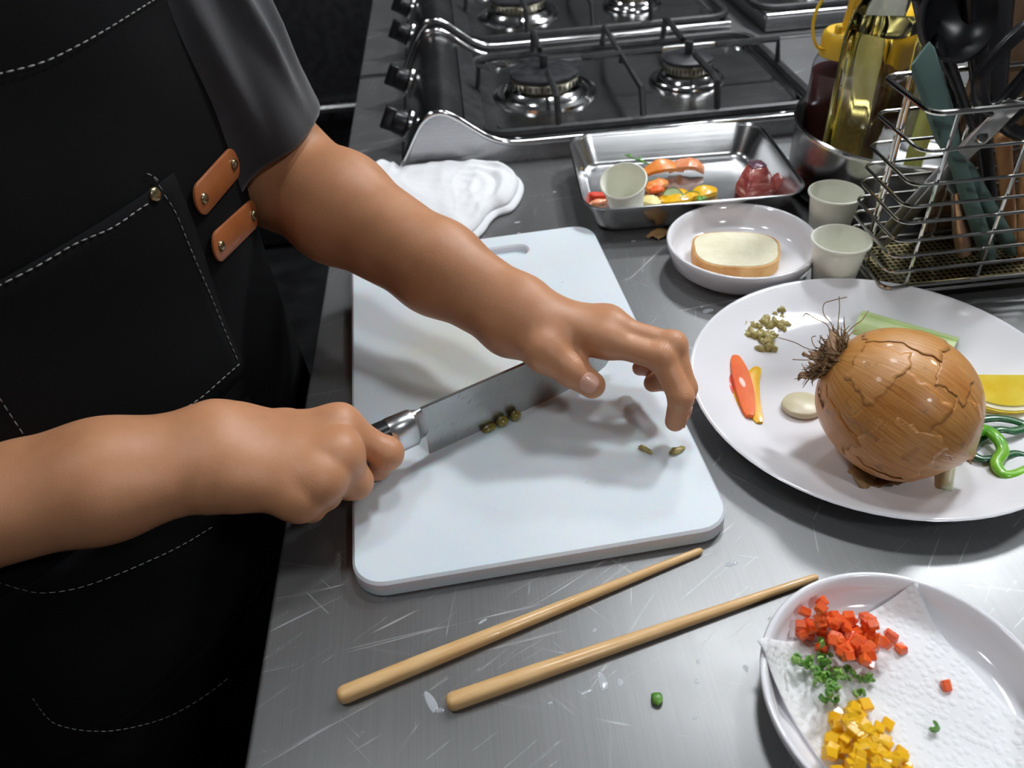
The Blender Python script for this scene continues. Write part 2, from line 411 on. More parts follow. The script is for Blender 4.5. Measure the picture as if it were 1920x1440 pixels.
# ---------------------------------------------------------------- paper cups
def cup_vf(r1=.0245, r0=.0175, h=.052):
    prof = [(1e-5, .004), (r0-.0008, .004), (r0-.0008, 0), (r0, 0), (r1-.0006, h-.003)]
    prof += [(r1+.0016*math.sin(a)+.0003, h-.0016-.0016*math.cos(a)) for a in [math.pi*k/6 for k in range(7)]]
    prof += [(r1-.0012, h-.003), (r0-.0004, .0048), (1e-5, .0048)]
    return lathe(prof, 48, False, False)
cup_me = mesh('paper_cup', *cup_vf(), True, 50); cup_me.materials.append(PAPERCUP)
for (px, py), lb in (((1567, 495), 'small cream paper cup standing against the dinner plate rim'), ((1558, 405), 'small cream paper cup beside the steel pan')):
    p = Z(px, py, .025)
    tag(obj('paper_cup', cup_me, None, None, (p[0], p[1], 0)), lb, 'paper cup', 'small paper cups')

# ================================================================== ON THE BIG PLATE
# onion --------------------------------------------------------------
oc = Z(1682, 757, .056); root_p = Z(1562, 668, .075); oax = np.array([-.72, .52, .42]); oax /= np.linalg.norm(oax)
def onion_mat(name='onion_skin', tint=(1, 1, 1)):
    m = mat(name, (.6, .3, .1), .36, 0, Coat_Weight=.12)
    tc = N(m, 'ShaderNodeTexCoord'); sep = N(m, 'ShaderNodeSeparateXYZ'); L(m, tc.outputs['Object'], sep.inputs[0])
    at = math_(m, 'ARCTAN2', sep.outputs['Y'], sep.outputs['X'])
    cmb = N(m, 'ShaderNodeCombineXYZ'); L(m, math_(m, 'MULTIPLY', at, 9.0), cmb.inputs[0]); L(m, math_(m, 'MULTIPLY', sep.outputs['Z'], 9.0), cmb.inputs[1])
    st = noise(m, cmb.outputs[0], 3.0, 6, .65, .15)
    bl = noise(m, coords(m), 42, 4)
    c = ramp(m, st, [(.28, (.34, .115, .028)), (.45, (.56, .25, .065)), (.6, (.68, .36, .115)), (.75, (.46, .17, .04))])
    c = mixc(m, ramp(m, bl, [(.42, 0.0), (.68, .75)]), c, (.62, .34, .14))
    sp = noise(m, coords(m), 95, 3); c = mixc(m, ramp(m, sp, [(.64, 0.0), (.72, .55)]), c, (.22, .13, .07))
    c = mixc(m, 1.0, c, tint, 'MULTIPLY'); setin(m, 'Base Color', c); bump(m, math_(m, 'ADD', st, math_(m, 'MULTIPLY', bl, .4)), .35, .0008)
    return m
ONION = onion_mat('onion_skin', (1, .92, .78)); ONION_B = onion_mat('onion_skin_rust', (.92, .78, .62)); ONION_C = onion_mat('onion_skin_pale', (1.08, 1.0, .95))
DRY = noisy('onion_dry_skin', (.13, .06, .028), (.38, .20, .085), 60, .6, bmp=.5, bscale=120)
ROOTM = noisy('onion_root_fibre', (.13, .07, .035), (.36, .24, .12), 80, .7)
zq = Vector(oax).to_track_quat('Z', 'Y')
on = bpy.data.objects.new('onion', None); on.location = tuple(oc); on.rotation_euler = zq.to_euler(); link(on)
tag(on, 'large brown onion with flaking papery skin and dry roots on the dinner plate', 'onion')
OR, OH = .0492, .0520
def onion_r(th):      # th: polar angle from root pole (+Z)
    s = math.sin(th); z = math.cos(th)
    r = OR*(s**.92 if s > 0 else 0)*(1+.015*math.cos(3*th)); zz = OH*z
    if z > .9: zz = OH*(.9+(z-.9)*1.0); 
    if th > 2.55: zz -= .007*((th-2.55)/.59)**2; r = max(r, .0035)
    return r, zz
def onion_pt(th, ph, off=0.0):
    r, z = onion_r(th); k = 1+.022*math.cos(2*ph+.6)+.014*math.sin(3*ph)+.008*math.sin(5*ph+2*th)
    p = np.array([r*k*math.cos(ph), r*k*math.sin(ph), z]); 
    return p*(1+off/max(np.linalg.norm(p), .01))
def onion_body():
    V, Fc = [], []; nt, npn = 44, 72
    for i in range(nt+1):
        th = .02+(math.pi-.03)*i/nt
        for j in range(npn): V.append(onion_pt(th, 2*math.pi*j/npn))
    for i in range(nt):
        for j in range(npn):
            k = (j+1) % npn; Fc.append((i*npn+j, i*npn+k, (i+1)*npn+k, (i+1)*npn+j))
    Fc += [tuple(range(npn))[::-1], tuple(range(nt*npn, (nt+1)*npn))]
    return V, Fc
obj('bulb', onion_body(), ONION, on, angle=180)
def flake(th0, th1, ph0, ph1, off, seed, lift=.0006, rag=.05):
    q = random.Random(seed); V, Fc = [], []; a, b = 16, 16
    rg = []
    for _ in range(4):
        f1, f2, f3 = q.uniform(0, 6), q.uniform(0, 6), q.uniform(0, 6)
        rg.append([rag*(.55*math.sin(k*.35+f1)+.35*math.sin(k*.9+f2)+.25*math.sin(k*2.1+f3)) for k in range(a+1)])
    for i in range(a+1):
        for j in range(b+1):
            u, v = i/a, j/b
            t0, t1 = th0+rg[0][j]*1.2, th1+rg[1][j]*1.2; p0, p1 = ph0+rg[2][i]*1.6, ph1+rg[3][i]*1.6
            th = t0+(t1-t0)*u; ph = p0+(p1-p0)*v
            e = max(abs(u-.5), abs(v-.5))*2
            V.append(onion_pt(th, ph, .0002+off*.28*min(1, .2+1.0*u)+lift*max(0, u-.85)/.15*(.3+.3*math.sin(j*.5+seed))))
    for i in range(a):
        for j in range(b): Fc.append((i*(b+1)+j, i*(b+1)+j+1, (i+1)*(b+1)+j+1, (i+1)*(b+1)+j))
    return V, Fc
def add_flake(*a, col=None, **k):
    o = obj('skin_flake', flake(*a, **k), col or ONION, on, angle=180); s = o.modifiers.new('thick', 'SOLIDIFY'); s.thickness = .00012; s.offset = 1
# which azimuth faces the camera?
vdir = zq.inverted() @ Vector(CAM-oc); PH = math.atan2(vdir.y, vdir.x)
PEEL = noisy('onion_peel_pale', (.54, .25, .09), (.66, .38, .18), 34, .45, bmp=.3, bscale=70)
PEEL2 = noisy('onion_peel_rust', (.40, .15, .05), (.56, .26, .09), 40, .4, bmp=.3, bscale=70)
ONION2 = ONION
add_flake(1.0, 1.85, PH-.55, PH+.42, .0010, 1, col=ONION_B)
add_flake(1.25, 2.15, PH-.95, PH-.1, .0017, 2, col=ONION_C)
add_flake(.55, 1.15, PH-.2, PH+.75, .0010, 3, col=ONION_C)
add_flake(1.5, 1.95, PH+.5, PH+1.0, .0012, 4, rag=.03, col=ONION_B)
add_flake(1.8, 2.45, PH-.2, PH+.7, .0012, 5)
add_flake(.45, 1.35, PH-1.35, PH-.75, .0012, 6, col=ONION_B)
add_flake(1.3, 2.3, PH-1.6, PH-1.0, .0016, 7, col=ONION_C)
add_flake(.5, 1.5, PH+.9, PH+1.6, .0014, 8)
# dry collar + roots at the root pole, dry neck at the other end
def collar():
    V, Fc = [], []; n = 20; q = random.Random(3)
    for k, (rr, zz) in enumerate(((.0125, .045), (.0105, .052), (.0125, .058))):
        for i in range(n):
            a = 2*math.pi*i/n; j = q.uniform(-.0035, .0045)*(k > 0); V.append(((rr+j)*math.cos(a), (rr+j)*math.sin(a), zz+(q.uniform(-.004, .007) if k == 2 else 0)))
    for k in range(2):
        for i in range(n): Fc.append((k*n+i, k*n+(i+1) % n, (k+1)*n+(i+1) % n, (k+1)*n+i))
    Fc.append(tuple(range(n)))
    return V, Fc
o = obj('root_collar', collar(), DRY, on, angle=30); sm = o.modifiers.new('t', 'SOLIDIFY'); sm.thickness = .0008
q = random.Random(11); tufts = []
for i in range(190):
    a = q.uniform(0, 6.28); r0 = q.uniform(0, .013); ln = q.uniform(.008, .021); b = q.uniform(.3, 1.9)
    p = np.array([r0*math.cos(a), r0*math.sin(a), .050]); pts = [p]
    d = np.array([math.cos(a)*b, math.sin(a)*b, 1.0]); d /= np.linalg.norm(d)
    for s in range(4):
        p = p+d*ln/4; d = d+np.array([q.uniform(-.6, .6) for _ in range(3)]); d /= np.linalg.norm(d); pts.append(p)
    tufts.append(tube(pts, [.0006, .00055, .0005, .0004, .0002], 4))
obj('root_tuft', join(*tufts), ROOTM, on, angle=180, label='matted tuft of dry roots')
qi = zq.inverted().to_matrix()
def to_on(p): return np.array(qi @ Vector(np.array(p, float)-oc))
def strand(pts, r=.00035):
    P = [to_on(Z(x, y, z)) for x, y, z in pts]
    obj('root_strand', tube(smooth_path(P, 6), r, 5), ROOTM, on, angle=180)
strand([(1562, 640, .088), (1560, 610, .094), (1545, 590, .098), (1545, 570, .102), (1562, 563, .106), (1588, 557, .110)])
strand([(1568, 640, .088), (1572, 600, .098), (1574, 575, .103), (1573, 556, .106)])
strand([(1574, 638, .088), (1600, 612, .095), (1616, 600, .098), (1628, 582, .1)])
strand([(1556, 645, .088), (1553, 612, .095), (1530, 598, .098), (1512, 588, .098), (1506, 594, .096)])
strand([(1540, 662, .082), (1510, 652, .080), (1490, 642, .080), (1460, 633, .082)])
strand([(1545, 655, .084), (1528, 650, .086), (1522, 634, .088), (1530, 630, .09)])
strand([(1545, 672, .08), (1515, 675, .075), (1486, 674, .072)])
def dry_leaf(px, L_, W_, ang, z0, seed, parent_on=True):
    q = random.Random(seed); V, Fc = [], []; n = 8
    for i in range(n+1):
        u = i/n; w = W_*(math.sin(math.pi*min(1, u*.8+.18)))*(1+q.uniform(-.25, .25)); zz = .004*math.sin(u*5+seed)+q.uniform(0, .002)
        V += [(u*L_, -w, zz+q.uniform(0, .003)), (u*L_, -w*.3, zz+q.uniform(0, .003)), (u*L_, w*.3, zz), (u*L_, w, zz+q.uniform(0, .004))]
    for i in range(n):
        for k in range(3): Fc.append((i*4+k, i*4+k+1, (i+1)*4+k+1, (i+1)*4+k))
    return V, Fc
def onion_child(name, vf, p, rz, mt, pitch=0.0):
    m = Matrix.Translation(Vector(p)) @ Matrix.Rotation(rz, 4, 'Z') @ Matrix.Rotation(pitch, 4, 'Y')
    V = [tuple(to_on(np.array(m @ Vector(v)))) for v in vf[0]]
    o = obj(name, (V, vf[1]), mt, on, angle=180); s = o.modifiers.new('t', 'SOLIDIFY'); s.thickness = .0006
DRY2 = noisy('onion_dry_tail', (.22, .12, .05), (.44, .28, .12), 70, .6, bmp=.5, bscale=150)
p = Z(1598, 868, .016); 
for k, (a, l) in enumerate(((-.9, .030), (-.55, .034), (-.25, .030))): onion_child('dry_tail', dry_leaf(None, l, .007, 0, 0, 20+k), (p[0]+.003*k-.004, p[1]+.002*k-.006, .0098+.0015*k), a, DRY2)
p = Z(1520, 690, .07)
for k, (dx, dy, a, l) in enumerate(((1535, 665, 3.0, .014), (1528, 695, 3.4, .018), (1545, 725, 4.2, .022), (1552, 700, 3.9, .022))):
    pp = Z(dx+12, dy-6, .074-.004*k); onion_child('dry_scale', dry_leaf(None, l, .0055, 0, 0, 40+k), pp, a, DRY, .55)
p = Z(1775, 845, .03); 
for k, a in enumerate((.1, -.5)): onion_child('dry_neck', dry_leaf(None, .022, .008, 0, 0, 30+k), (p[0]-.006, p[1], .028+.003*k), a, DRY2, .1)

# garlic slice ---------------------------------------------------------
GAR = noisy('garlic_flesh', (.62, .55, .36), (.70, .64, .46), 30, .35, Subsurface_Weight=.2, Subsurface_Scale=.004)
p = Z(1505, 757, .012)
tag(obj('garlic_slice', xf(lathe([(1e-4, 0), (.0125, 0), (.0142, .0012), (.0148, .003), (.0142, .0052), (.0128, .0060), (1e-4, .0064)], 32), (0, 0, 0), (0, 0, 0), (1.05, .95, 1)), GAR, None, (p[0], p[1], BF), angle=45), 'pale round garlic slice half under the onion', 'garlic')

# minced capers --------------------------------------------------------
def lump(seed, r, n=2, k=.35):
    bm = bmesh.new(); bmesh.ops.create_icosphere(bm, subdivisions=n, radius=r); q = random.Random(seed)
    for v in bm.verts: v.co *= 1+q.uniform(-k, k)
    V = [tuple(v.co) for v in bm.verts]; Fc = [tuple(v.index for v in f.verts) for f in bm.faces]; bm.free(); return V, Fc
CAPER = noisy('caper_olive', (.33, .26, .07), (.52, .44, .17), 150, .4, bmp=.4, bscale=400, Coat_Weight=.3)
mince = []
for s in range(6):
    me = mesh('caper_mince', *xf(lump(s, .0043, 2, .4), sc=(1.2, .8, .75)), True, 180); me.materials.append(CAPER); mince.append(me)
q = random.Random(5)
for (x, y, n, sp) in ((1408, 602, 13, 12), (1428, 618, 10, 13), (1402, 620, 11, 11), (1445, 608, 10, 9), (1466, 604, 10, 8), (1440, 630, 9, 8), (1438, 648, 10, 8), (1420, 598, 9, 14)):
    for k in range(n):
        p = Z(x+q.gauss(0, sp*.85), y+q.gauss(0, sp*.75), BF+.003); s = q.uniform(.7, 1.1)
        o = obj('caper_mince', q.choice(mince), None, None, (p[0], p[1], BF+.0016+q.choice((0, 0, .0022, .004))), (q.uniform(-.6, .6), q.uniform(-.6, .6), q.uniform(0, 6)))
        o.scale = (s, s, s); tag(o, 'crumb of minced olive-green caper in the little heap on the plate', 'caper', 'minced capers on the dinner plate')

# pepper strips --------------------------------------------------------
RED = noisy('red_pepper', (.72, .035, .012), (.82, .07, .015), 60, .5, Subsurface_Weight=.15, Subsurface_Scale=.003, Coat_Weight=.1)
ORG = noisy('orange_pepper', (.84, .105, .006), (.90, .17, .010), 60, .55, Subsurface_Weight=.15, Subsurface_Scale=.003, Coat_Weight=.1)
YEL = noisy('yellow_pepper', (.90, .47, .01), (.95, .56, .02), 60, .25, Subsurface_Weight=.15, Subsurface_Scale=.003, Coat_Weight=.1)
def strip(pix, hw, mt, label, z0=BF, th=.003, cat='pepper strip', name='pepper_strip', group=None):
    P = smooth_path([Z(x, y, z0+.002) for x, y in pix], 6); n = len(P); rings = []
    c0 = P[0].copy(); c0[2] = z0
    for i in range(n):
        t = P[min(i+1, n-1)]-P[max(i-1, 0)]; t[2] = 0; t /= np.linalg.norm(t); s = np.array([-t[1], t[0], 0]); u = i/(n-1)
        w = hw*(max(.12, math.sin(math.pi*(.06+.88*u))**.6)); b = P[i].copy(); b[2] = z0; b = b-c0
        up = np.array([0, 0, 1.]); arch = .0012*math.sin(math.pi*u)
        rings.append([b+s*w+up*arch, b+s*w*.9+up*(th+arch), b+up*(th*1.25+arch), b-s*w*.9+up*(th+arch), b-s*w+up*arch])
    return tag(obj(name, loft(rings), mt, None, c0, angle=60), label, cat, group)
strip([(1378, 668), (1388, 700), (1398, 740), (1406, 780)], .0075, ORG, 'orange-red pepper strip lying on top of the strip heap', BF+.004)
strip([(1362, 682), (1366, 710), (1370, 735), (1374, 752)], .0055, RED, 'red pepper strip under the orange one')
strip([(1382, 662), (1378, 700), (1386, 750), (1402, 782)], .0055, YEL, 'amber yellow pepper strip peeking from under the orange one')
strip([(1420, 690), (1408, 720), (1410, 760), (1424, 793)], .0072, YEL, 'curved bright yellow pepper strip beside the orange strip')

# celery stalk ----------------------------------------------------------
CEL = mat('celery_green', (.5, .68, .2), .4)
_n = noise(CEL, coords(CEL, (4, 140, 20)), 1, 3); setin(CEL, 'Base Color', ramp(CEL, _n, [(.3, (.33, .56, .09)), (.5, (.58, .74, .30)), (.75, (.74, .83, .48))])); bump(CEL, _n, .3, .0006)
c0, c1 = Z(1612, 594, BF+.008), Z(1772, 640, BF+.008); Lc = np.linalg.norm((c1-c0)[:2])
def gutter(L_, r, th, n=12):
    rings = []
    for x in (0, L_*.02, L_*.5, L_):
        o = [(x, r*math.cos(a)*1.15, r*math.sin(a)*.8) for a in [math.pi*k/n for k in range(n+1)]]
        i = [(x, (r-th)*math.cos(a)*1.15, (r-th)*math.sin(a)*.8) for a in [math.pi*(n-k)/n for k in range(n+1)]]
        rings.append(o+i)
    return loft(rings)
tag(obj('celery_piece', gutter(Lc+.008, .0138, .0035), CEL, None, (c0[0], c0[1], BF), (0, 0, math.atan2(c1[1]-c0[1], c1[0]-c0[0])), angle=50), 'pale green celery stalk piece behind the onion', 'celery')

# lemon wedge -----------------------------------------------------------
LEMP = noisy('lemon_pulp', (.80, .55, .03), (.90, .70, .10), 45, .2, sc=(1, 1, 1), Subsurface_Weight=.25, Subsurface_Scale=.005, Coat_Weight=.5)
LEMR = noisy('lemon_rind', (.85, .62, .03), (.90, .70, .06), 200, .4, bmp=.4, bscale=500)
PITH = noisy('lemon_pith', (.86, .80, .52), (.9, .85, .62), 60, .5)
lp = Z(1872, 722, .014)
lw = thing('lemon_wedge', 'yellow lemon wedge lying behind the green onion loops', 'lemon', (lp[0], lp[1], BF), math.radians(-10))
def halfmoon(a, b, n=22): return [(a*math.cos(math.pi+math.pi*k/n), b*math.sin(math.pi+math.pi*k/n)) for k in range(n+1)]
def moon(a, b, y0, dz, h):                           # cut face slopes down towards the near curved rind
    P = halfmoon(a, b); zt = lambda y: .0165+(y+y0)*.36+dz
    top = [(x, y-y0, zt(y)) for x, y in P]; bot = [(x*.80, y*.62-y0, max(.0004, zt(y)-h)) for x, y in P]
    return loft([bot, [(x*.97, y*.9-y0, max(.001, zt(y)-h*.55)) for x, y in P], top])
obj('rind', moon(.0385, .0300, 0, 0, .015), LEMR, lw, angle=50)
obj('pith', moon(.0372, .0287, .0002, .0004, .003), PITH, lw, angle=50)
obj('pulp', moon(.0345, .0250, .0008, .0009, .003), LEMP, lw, angle=50)

# green onion ------------------------------------------------------------
SCA = mat('green_onion', (.1, .4, .03), .3, 0, Coat_Weight=.3)
_n = noise(SCA, coords(SCA), 40, 3); setin(SCA, 'Base Color', ramp(SCA, _n, [(.35, (.035, .20, .025)), (.5, (.13, .46, .02)), (.68, (.30, .62, .06))]))
SCD = noisy('green_onion_dark', (.01, .055, .03), (.025, .14, .04), 60, .3, Coat_Weight=.3)
SCW = noisy('green_onion_white', (.72, .76, .50), (.82, .84, .66), 40, .35)
def ribbon(pts, r, mt, name, label, flat=.5, cat='green onion', taper=.6):
    P = smooth_path([Z(x, y, z) for x, y, z in pts], 7); n = len(P); c0 = P[0].copy(); c0[2] = BF
    rr = [r*(1-(1-taper)*i/n) for i in range(n)]
    return tag(obj(name, tube([q_-c0 for q_ in P], rr, 10, flat=flat, up=(0, 0, 1)), mt, None, c0, angle=180), label, cat)
z1 = BF+.004
ribbon([(1802, 832, .018), (1822, 815, .017), (1845, 806, .016), (1868, 820, z1+.006), (1880, 845, z1+.004), (1868, 868, z1+.002), (1880, 888, z1+.002), (1900, 890, z1+.002), (1925, 880, z1+.002), (1945, 868, z1)], .0052, SCA, 'green_onion_leaf', 'bright green onion leaf curling in a loop beside the onion', .7)
ribbon([(1838, 787, z1+.002), (1870, 784, z1+.003), (1905, 790, z1+.003), (1925, 800, z1+.003), (1900, 808, z1+.003), (1872, 806, z1+.003), (1840, 822, z1), (1820, 845, z1), (1840, 860, z1), (1870, 858, z1), (1905, 850, z1), (1930, 858, z1)], .0036, SCD, 'green_onion_leaf', 'dark green onion leaf looped by the lemon wedge', .5, taper=.8)
ribbon([(1895, 898, z1), (1915, 890, z1+.001), (1940, 880, z1), (1960, 862, z1)], .0040, SCD, 'green_onion_leaf', 'short dark green onion leaf beneath the bright loop', .5)
ribbon([(1782, 868, z1+.002), (1778, 890, z1+.001), (1774, 918, z1)], .0042, SCW, 'green_onion', 'white green onion stem end poking from under the onion', .9, taper=.9)
p = Z(1597, 908, BF+.001); tag(obj('garlic_crumb', xf(lump(9, .0024, 1, .3), sc=(1.2, 1, .5)), GAR, None, (p[0], p[1], BF+.0012)), 'tiny pale crumb in front of the onion', 'crumb')

# ================================================================== DICED VEGETABLE PLATE
TOWELP = mat('paper_towel', (.84, .84, .86), .85)
_vo = N(TOWELP, 'ShaderNodeTexVoronoi'); _vo.inputs['Scale'].default_value = 240; L(TOWELP, coords(TOWELP), _vo.inputs['Vector'])
bump(TOWELP, ramp(TOWELP, _vo.outputs['Distance'], [(.2, 1.0), (.55, 0.0)]), .6, .0008)
def towel_z(x, y):
    r = math.hypot(x-DP[0], y-DP[1])/DPR
    z = .0068 if r < .72 else .0068+(.0285-.0068)*min(1, (r-.72)/.27)**1.5
    if r > .99: z = .0285-.020*(r-.99)
    return z
def paper():
    a, b, c = Z(1712, 1100, .020), Z(1420, 1200, .030), Z(1445, 1290, .026)
    ex = (b-a)[:2]; Lx = np.linalg.norm(ex); ex /= Lx; ey = np.array([-ex[1], ex[0]])
    if ey@(c-b)[:2] < 0: ey = -ey
    V, Fc = [], []; n = 44; S = .150
    q = random.Random(2)
    for i in range(n+1):
        for j in range(n+1):
            p = a[:2]+ex*(Lx*i/n)+ey*(S*j/n)
            V.append((p[0], p[1], towel_z(p[0], p[1])+.0012+.0006*math.sin(p[0]*90+p[1]*60)))
    for i in range(n):
        for j in range(n): Fc.append((i*(n+1)+j, i*(n+1)+j+1, (i+1)*(n+1)+j+1, (i+1)*(n+1)+j))
    return V, Fc
pv, pf = paper(); pc = np.mean(np.array(pv), 0); pc[2] = 0
# where the towel corner crosses the rim only its near-left corner leaves the plate; the rest stays inside
keep = []
for f_ in pf:
    m_ = np.mean([pv[i] for i in f_], 0); r_ = math.hypot(m_[0]-DP[0], m_[1]-DP[1])/DPR
    if r_ < .99 or (m_[0] < DP[0] and m_[1] > DP[1]-.02 and r_ < 1.4): keep.append(f_)
used = sorted({i for f_ in keep for i in f_}); remap = {o_: i for i, o_ in enumerate(used)}
po = obj('paper_towel', ([np.array(pv[i])-pc for i in used], [tuple(remap[i] for i in f_) for f_ in keep]), TOWELP, None, pc, angle=180)
tag(po, 'white embossed paper towel lining the diced vegetable plate', 'paper towel'); s_ = po.modifiers.new('t', 'SOLIDIFY'); s_.thickness = .0005; s_.offset = 1
def dice_mesh(name, seed, sx, sy, sz, mt, j=.18):
    q = random.Random(seed); v, f = box((-sx, -sy, -sz), (sx, sy, sz))
    v = [(x*(1+q.uniform(-j, j)), y*(1+q.uniform(-j, j)), z*(1+q.uniform(-j, j))) for x, y, z in v]
    return bevel_mesh(name, v, f, min(sx, sy, sz)*.22, 1, mt, 30)
GRN = noisy('chopped_green', (.045, .19, .018), (.22, .45, .07), 110, .35, Coat_Weight=.2)
red_m = [dice_mesh('red_pepper_dice', 100+k, R.uniform(.0022, .0033), R.uniform(.0022, .003), R.uniform(.0018, .0024), (RED, ORG)[k % 3 > 0]) for k in range(8)]
ORG2 = noisy('red_orange_dice', (.84, .085, .02), (.92, .20, .035), 90, .25, Subsurface_Weight=.15, Subsurface_Scale=.003, Coat_Weight=.3)
red_m = []
for k in range(8): red_m.append(dice_mesh('red_pepper_dice', 100+k, R.uniform(.0022, .0033), R.uniform(.0022, .003), R.uniform(.0018, .0024), ORG2))
yel_m = [dice_mesh('yellow_pepper_dice', 200+k, R.uniform(.0026, .0036), R.uniform(.0024, .0032), R.uniform(.002, .0026), YEL) for k in range(8)]
GRN2 = noisy('chopped_green_light', (.16, .38, .05), (.38, .58, .16), 110, .35, Coat_Weight=.2)
def ring_me(seed):
    q = random.Random(seed); r = q.uniform(.0020, .0028); h = q.uniform(.0022, .0036); a1 = q.choice((1.5, 2.2, 3.0, 3.8)); rings = []
    n = 9; V, Fc = [], []
    for i in range(n):
        a = a1*i/(n-1); c, s = math.cos(a), math.sin(a)
        V += [(r*c, r*s, 0), (r*c, r*s, h), (r*.50*c, r*.50*s, h), (r*.50*c, r*.50*s, 0)]
    for i in range(n-1):
        for k in range(4): Fc.append((i*4+k, i*4+(k+1) % 4, (i+1)*4+(k+1) % 4, (i+1)*4+k))
    Fc += [(0, 1, 2, 3), tuple((n-1)*4+k for k in (3, 2, 1, 0))]
    me = mesh('chopped_green_onion', V, Fc, True, 40); me.materials.append(GRN if seed % 3 else GRN2); return me
grn_m = [ring_me(300+k) for k in range(7)]
placed = []
def drop(me, name, px, py, rad, label, cat, group, q, tilt=.5):
    p = Z(px, py, .013); base = towel_z(p[0], p[1])+.0018
    z = base+rad*.72
    for (x, y, zz, r) in placed:
        d = math.hypot(p[0]-x, p[1]-y)
        if d < (r+rad)*.80: z = max(z, zz+(r+rad)*.62*(1-(d/((r+rad)*.80))**2*.8))
    z = min(z, base+.016)
    placed.append((p[0], p[1], z, rad))
    # shift so that the stacked piece keeps its photo bearing
    k = (z-.013)/(CAM_H-.013); p = p+(CAM-p)*k
    o = obj(name, me, None, None, (p[0], p[1], z), (q.uniform(-tilt, tilt), q.uniform(-tilt, tilt), q.uniform(0, 6.28)))
    tag(o, label, cat, group)
q = random.Random(21)
def scatter(blobs, mes, name, rad, label, cat, group):
    for x, y, sx, sy, n in blobs:
        for k in range(n):
            drop(q.choice(mes), name, x+q.uniform(-sx, sx), y+q.uniform(-sy, sy), rad, label, cat, group, q)
scatter([(1520, 1172, 24, 20, 9), (1560, 1178, 25, 22, 13), (1595, 1180, 38, 28, 28), (1600, 1212, 42, 20, 20), (1632, 1160, 10, 12, 3), (1540, 1138, 4, 10, 3), (1510, 1150, 6, 6, 1), (1645, 1205, 18, 12, 5), (1670, 1200, 4, 10, 2), (1688, 1216, 5, 5, 1), (1625, 1240, 8, 5, 2), (1545, 1220, 10, 5, 2)], red_m, 'red_pepper_dice', .0030, 'small orange-red pepper dice heaped on the paper towel', 'pepper dice', 'red pepper dice on the paper towel')
scatter([(1775, 1286, 1, 1, 1)], red_m, 'red_pepper_dice', .0030, 'single orange-red pepper dice lying alone on the paper towel', 'pepper dice', None)
scatter([(1490, 1242, 14, 6, 6), (1530, 1245, 22, 14, 18), (1545, 1270, 28, 18, 24), (1560, 1298, 18, 14, 13), (1590, 1270, 18, 12, 9), (1605, 1258, 4, 4, 1), (1630, 1272, 7, 5, 3), (1610, 1300, 8, 4, 3), (1535, 1209, 9, 3, 3)], grn_m, 'chopped_green_onion', .0021, 'snippet of chopped green onion heaped on the paper towel', 'green onion', 'chopped green onion on the paper towel')
scatter([(1753, 1366, 1, 1, 1)], grn_m, 'chopped_green_onion', .0021, 'single snippet of green onion lying alone on the paper towel', 'green onion', None)
scatter([(1610, 1335, 14, 18, 9), (1580, 1352, 20, 14, 10), (1625, 1365, 28, 16, 13), (1580, 1395, 25, 18, 12), (1640, 1400, 30, 18, 14), (1600, 1425, 15, 16, 6), (1670, 1425, 32, 18, 14), (1668, 1362, 5, 6, 1), (1600, 1455, 30, 14, 8), (1680, 1455, 22, 12, 7)], yel_m, 'yellow_pepper_dice', .0033, 'small bright yellow pepper dice heaped on the paper towel', 'pepper dice', 'yellow pepper dice on the paper towel')
p = Z(1231, 1310, .002)
gb = obj('green_onion_bit', xf(lump(4, .0034, 2, .18), sc=(1, 1.15, .8)), GRN, None, (p[0], p[1], .0024)); tag(gb, 'single round green onion bit lying on the bare worktop', 'green onion')

# capers on the board
capm = mesh('caper', *lump(1, .0042, 2, .08), True, 180); capm.materials.append(noisy('caper_wet', (.17, .13, .02), (.33, .27, .06), 160, .18, Coat_Weight=.8))
for (px, py, lb, sc) in ((918, 803, 'halved caper at the blade heel end of the row', (1.35, .8, .5)), (943, 793, 'whole wet caper between two others against the blade', (1.1, 1, .85)), (968, 783, 'caper at the far end of the row against the blade', (1.0, .95, .9))):
    p = board_pt(px, py, .003); o = obj('caper', capm, None, None, (p[0]-.0006, p[1]+.0014, BZ+.0046*sc[2]*.9), (0, 0, .5)); o.scale = [1.12*v_ for v_ in sc]; tag(o, lb, 'caper')
for (px, py, lb, rz) in ((1208, 843, 'slim caper scrap on the bare cutting board', -.8), (1270, 846, 'chunky caper scrap near the cutting board edge', .3)):
    p = board_pt(px, py, .001); o = obj('caper_scrap', mince[1 if rz < 0 else 3], None, None, (p[0], p[1], BZ+.0014), (0, 0, rz)); o.scale = (1.1, .55, .6) if rz < 0 else (1.0, .9, .7); tag(o, lb, 'caper')

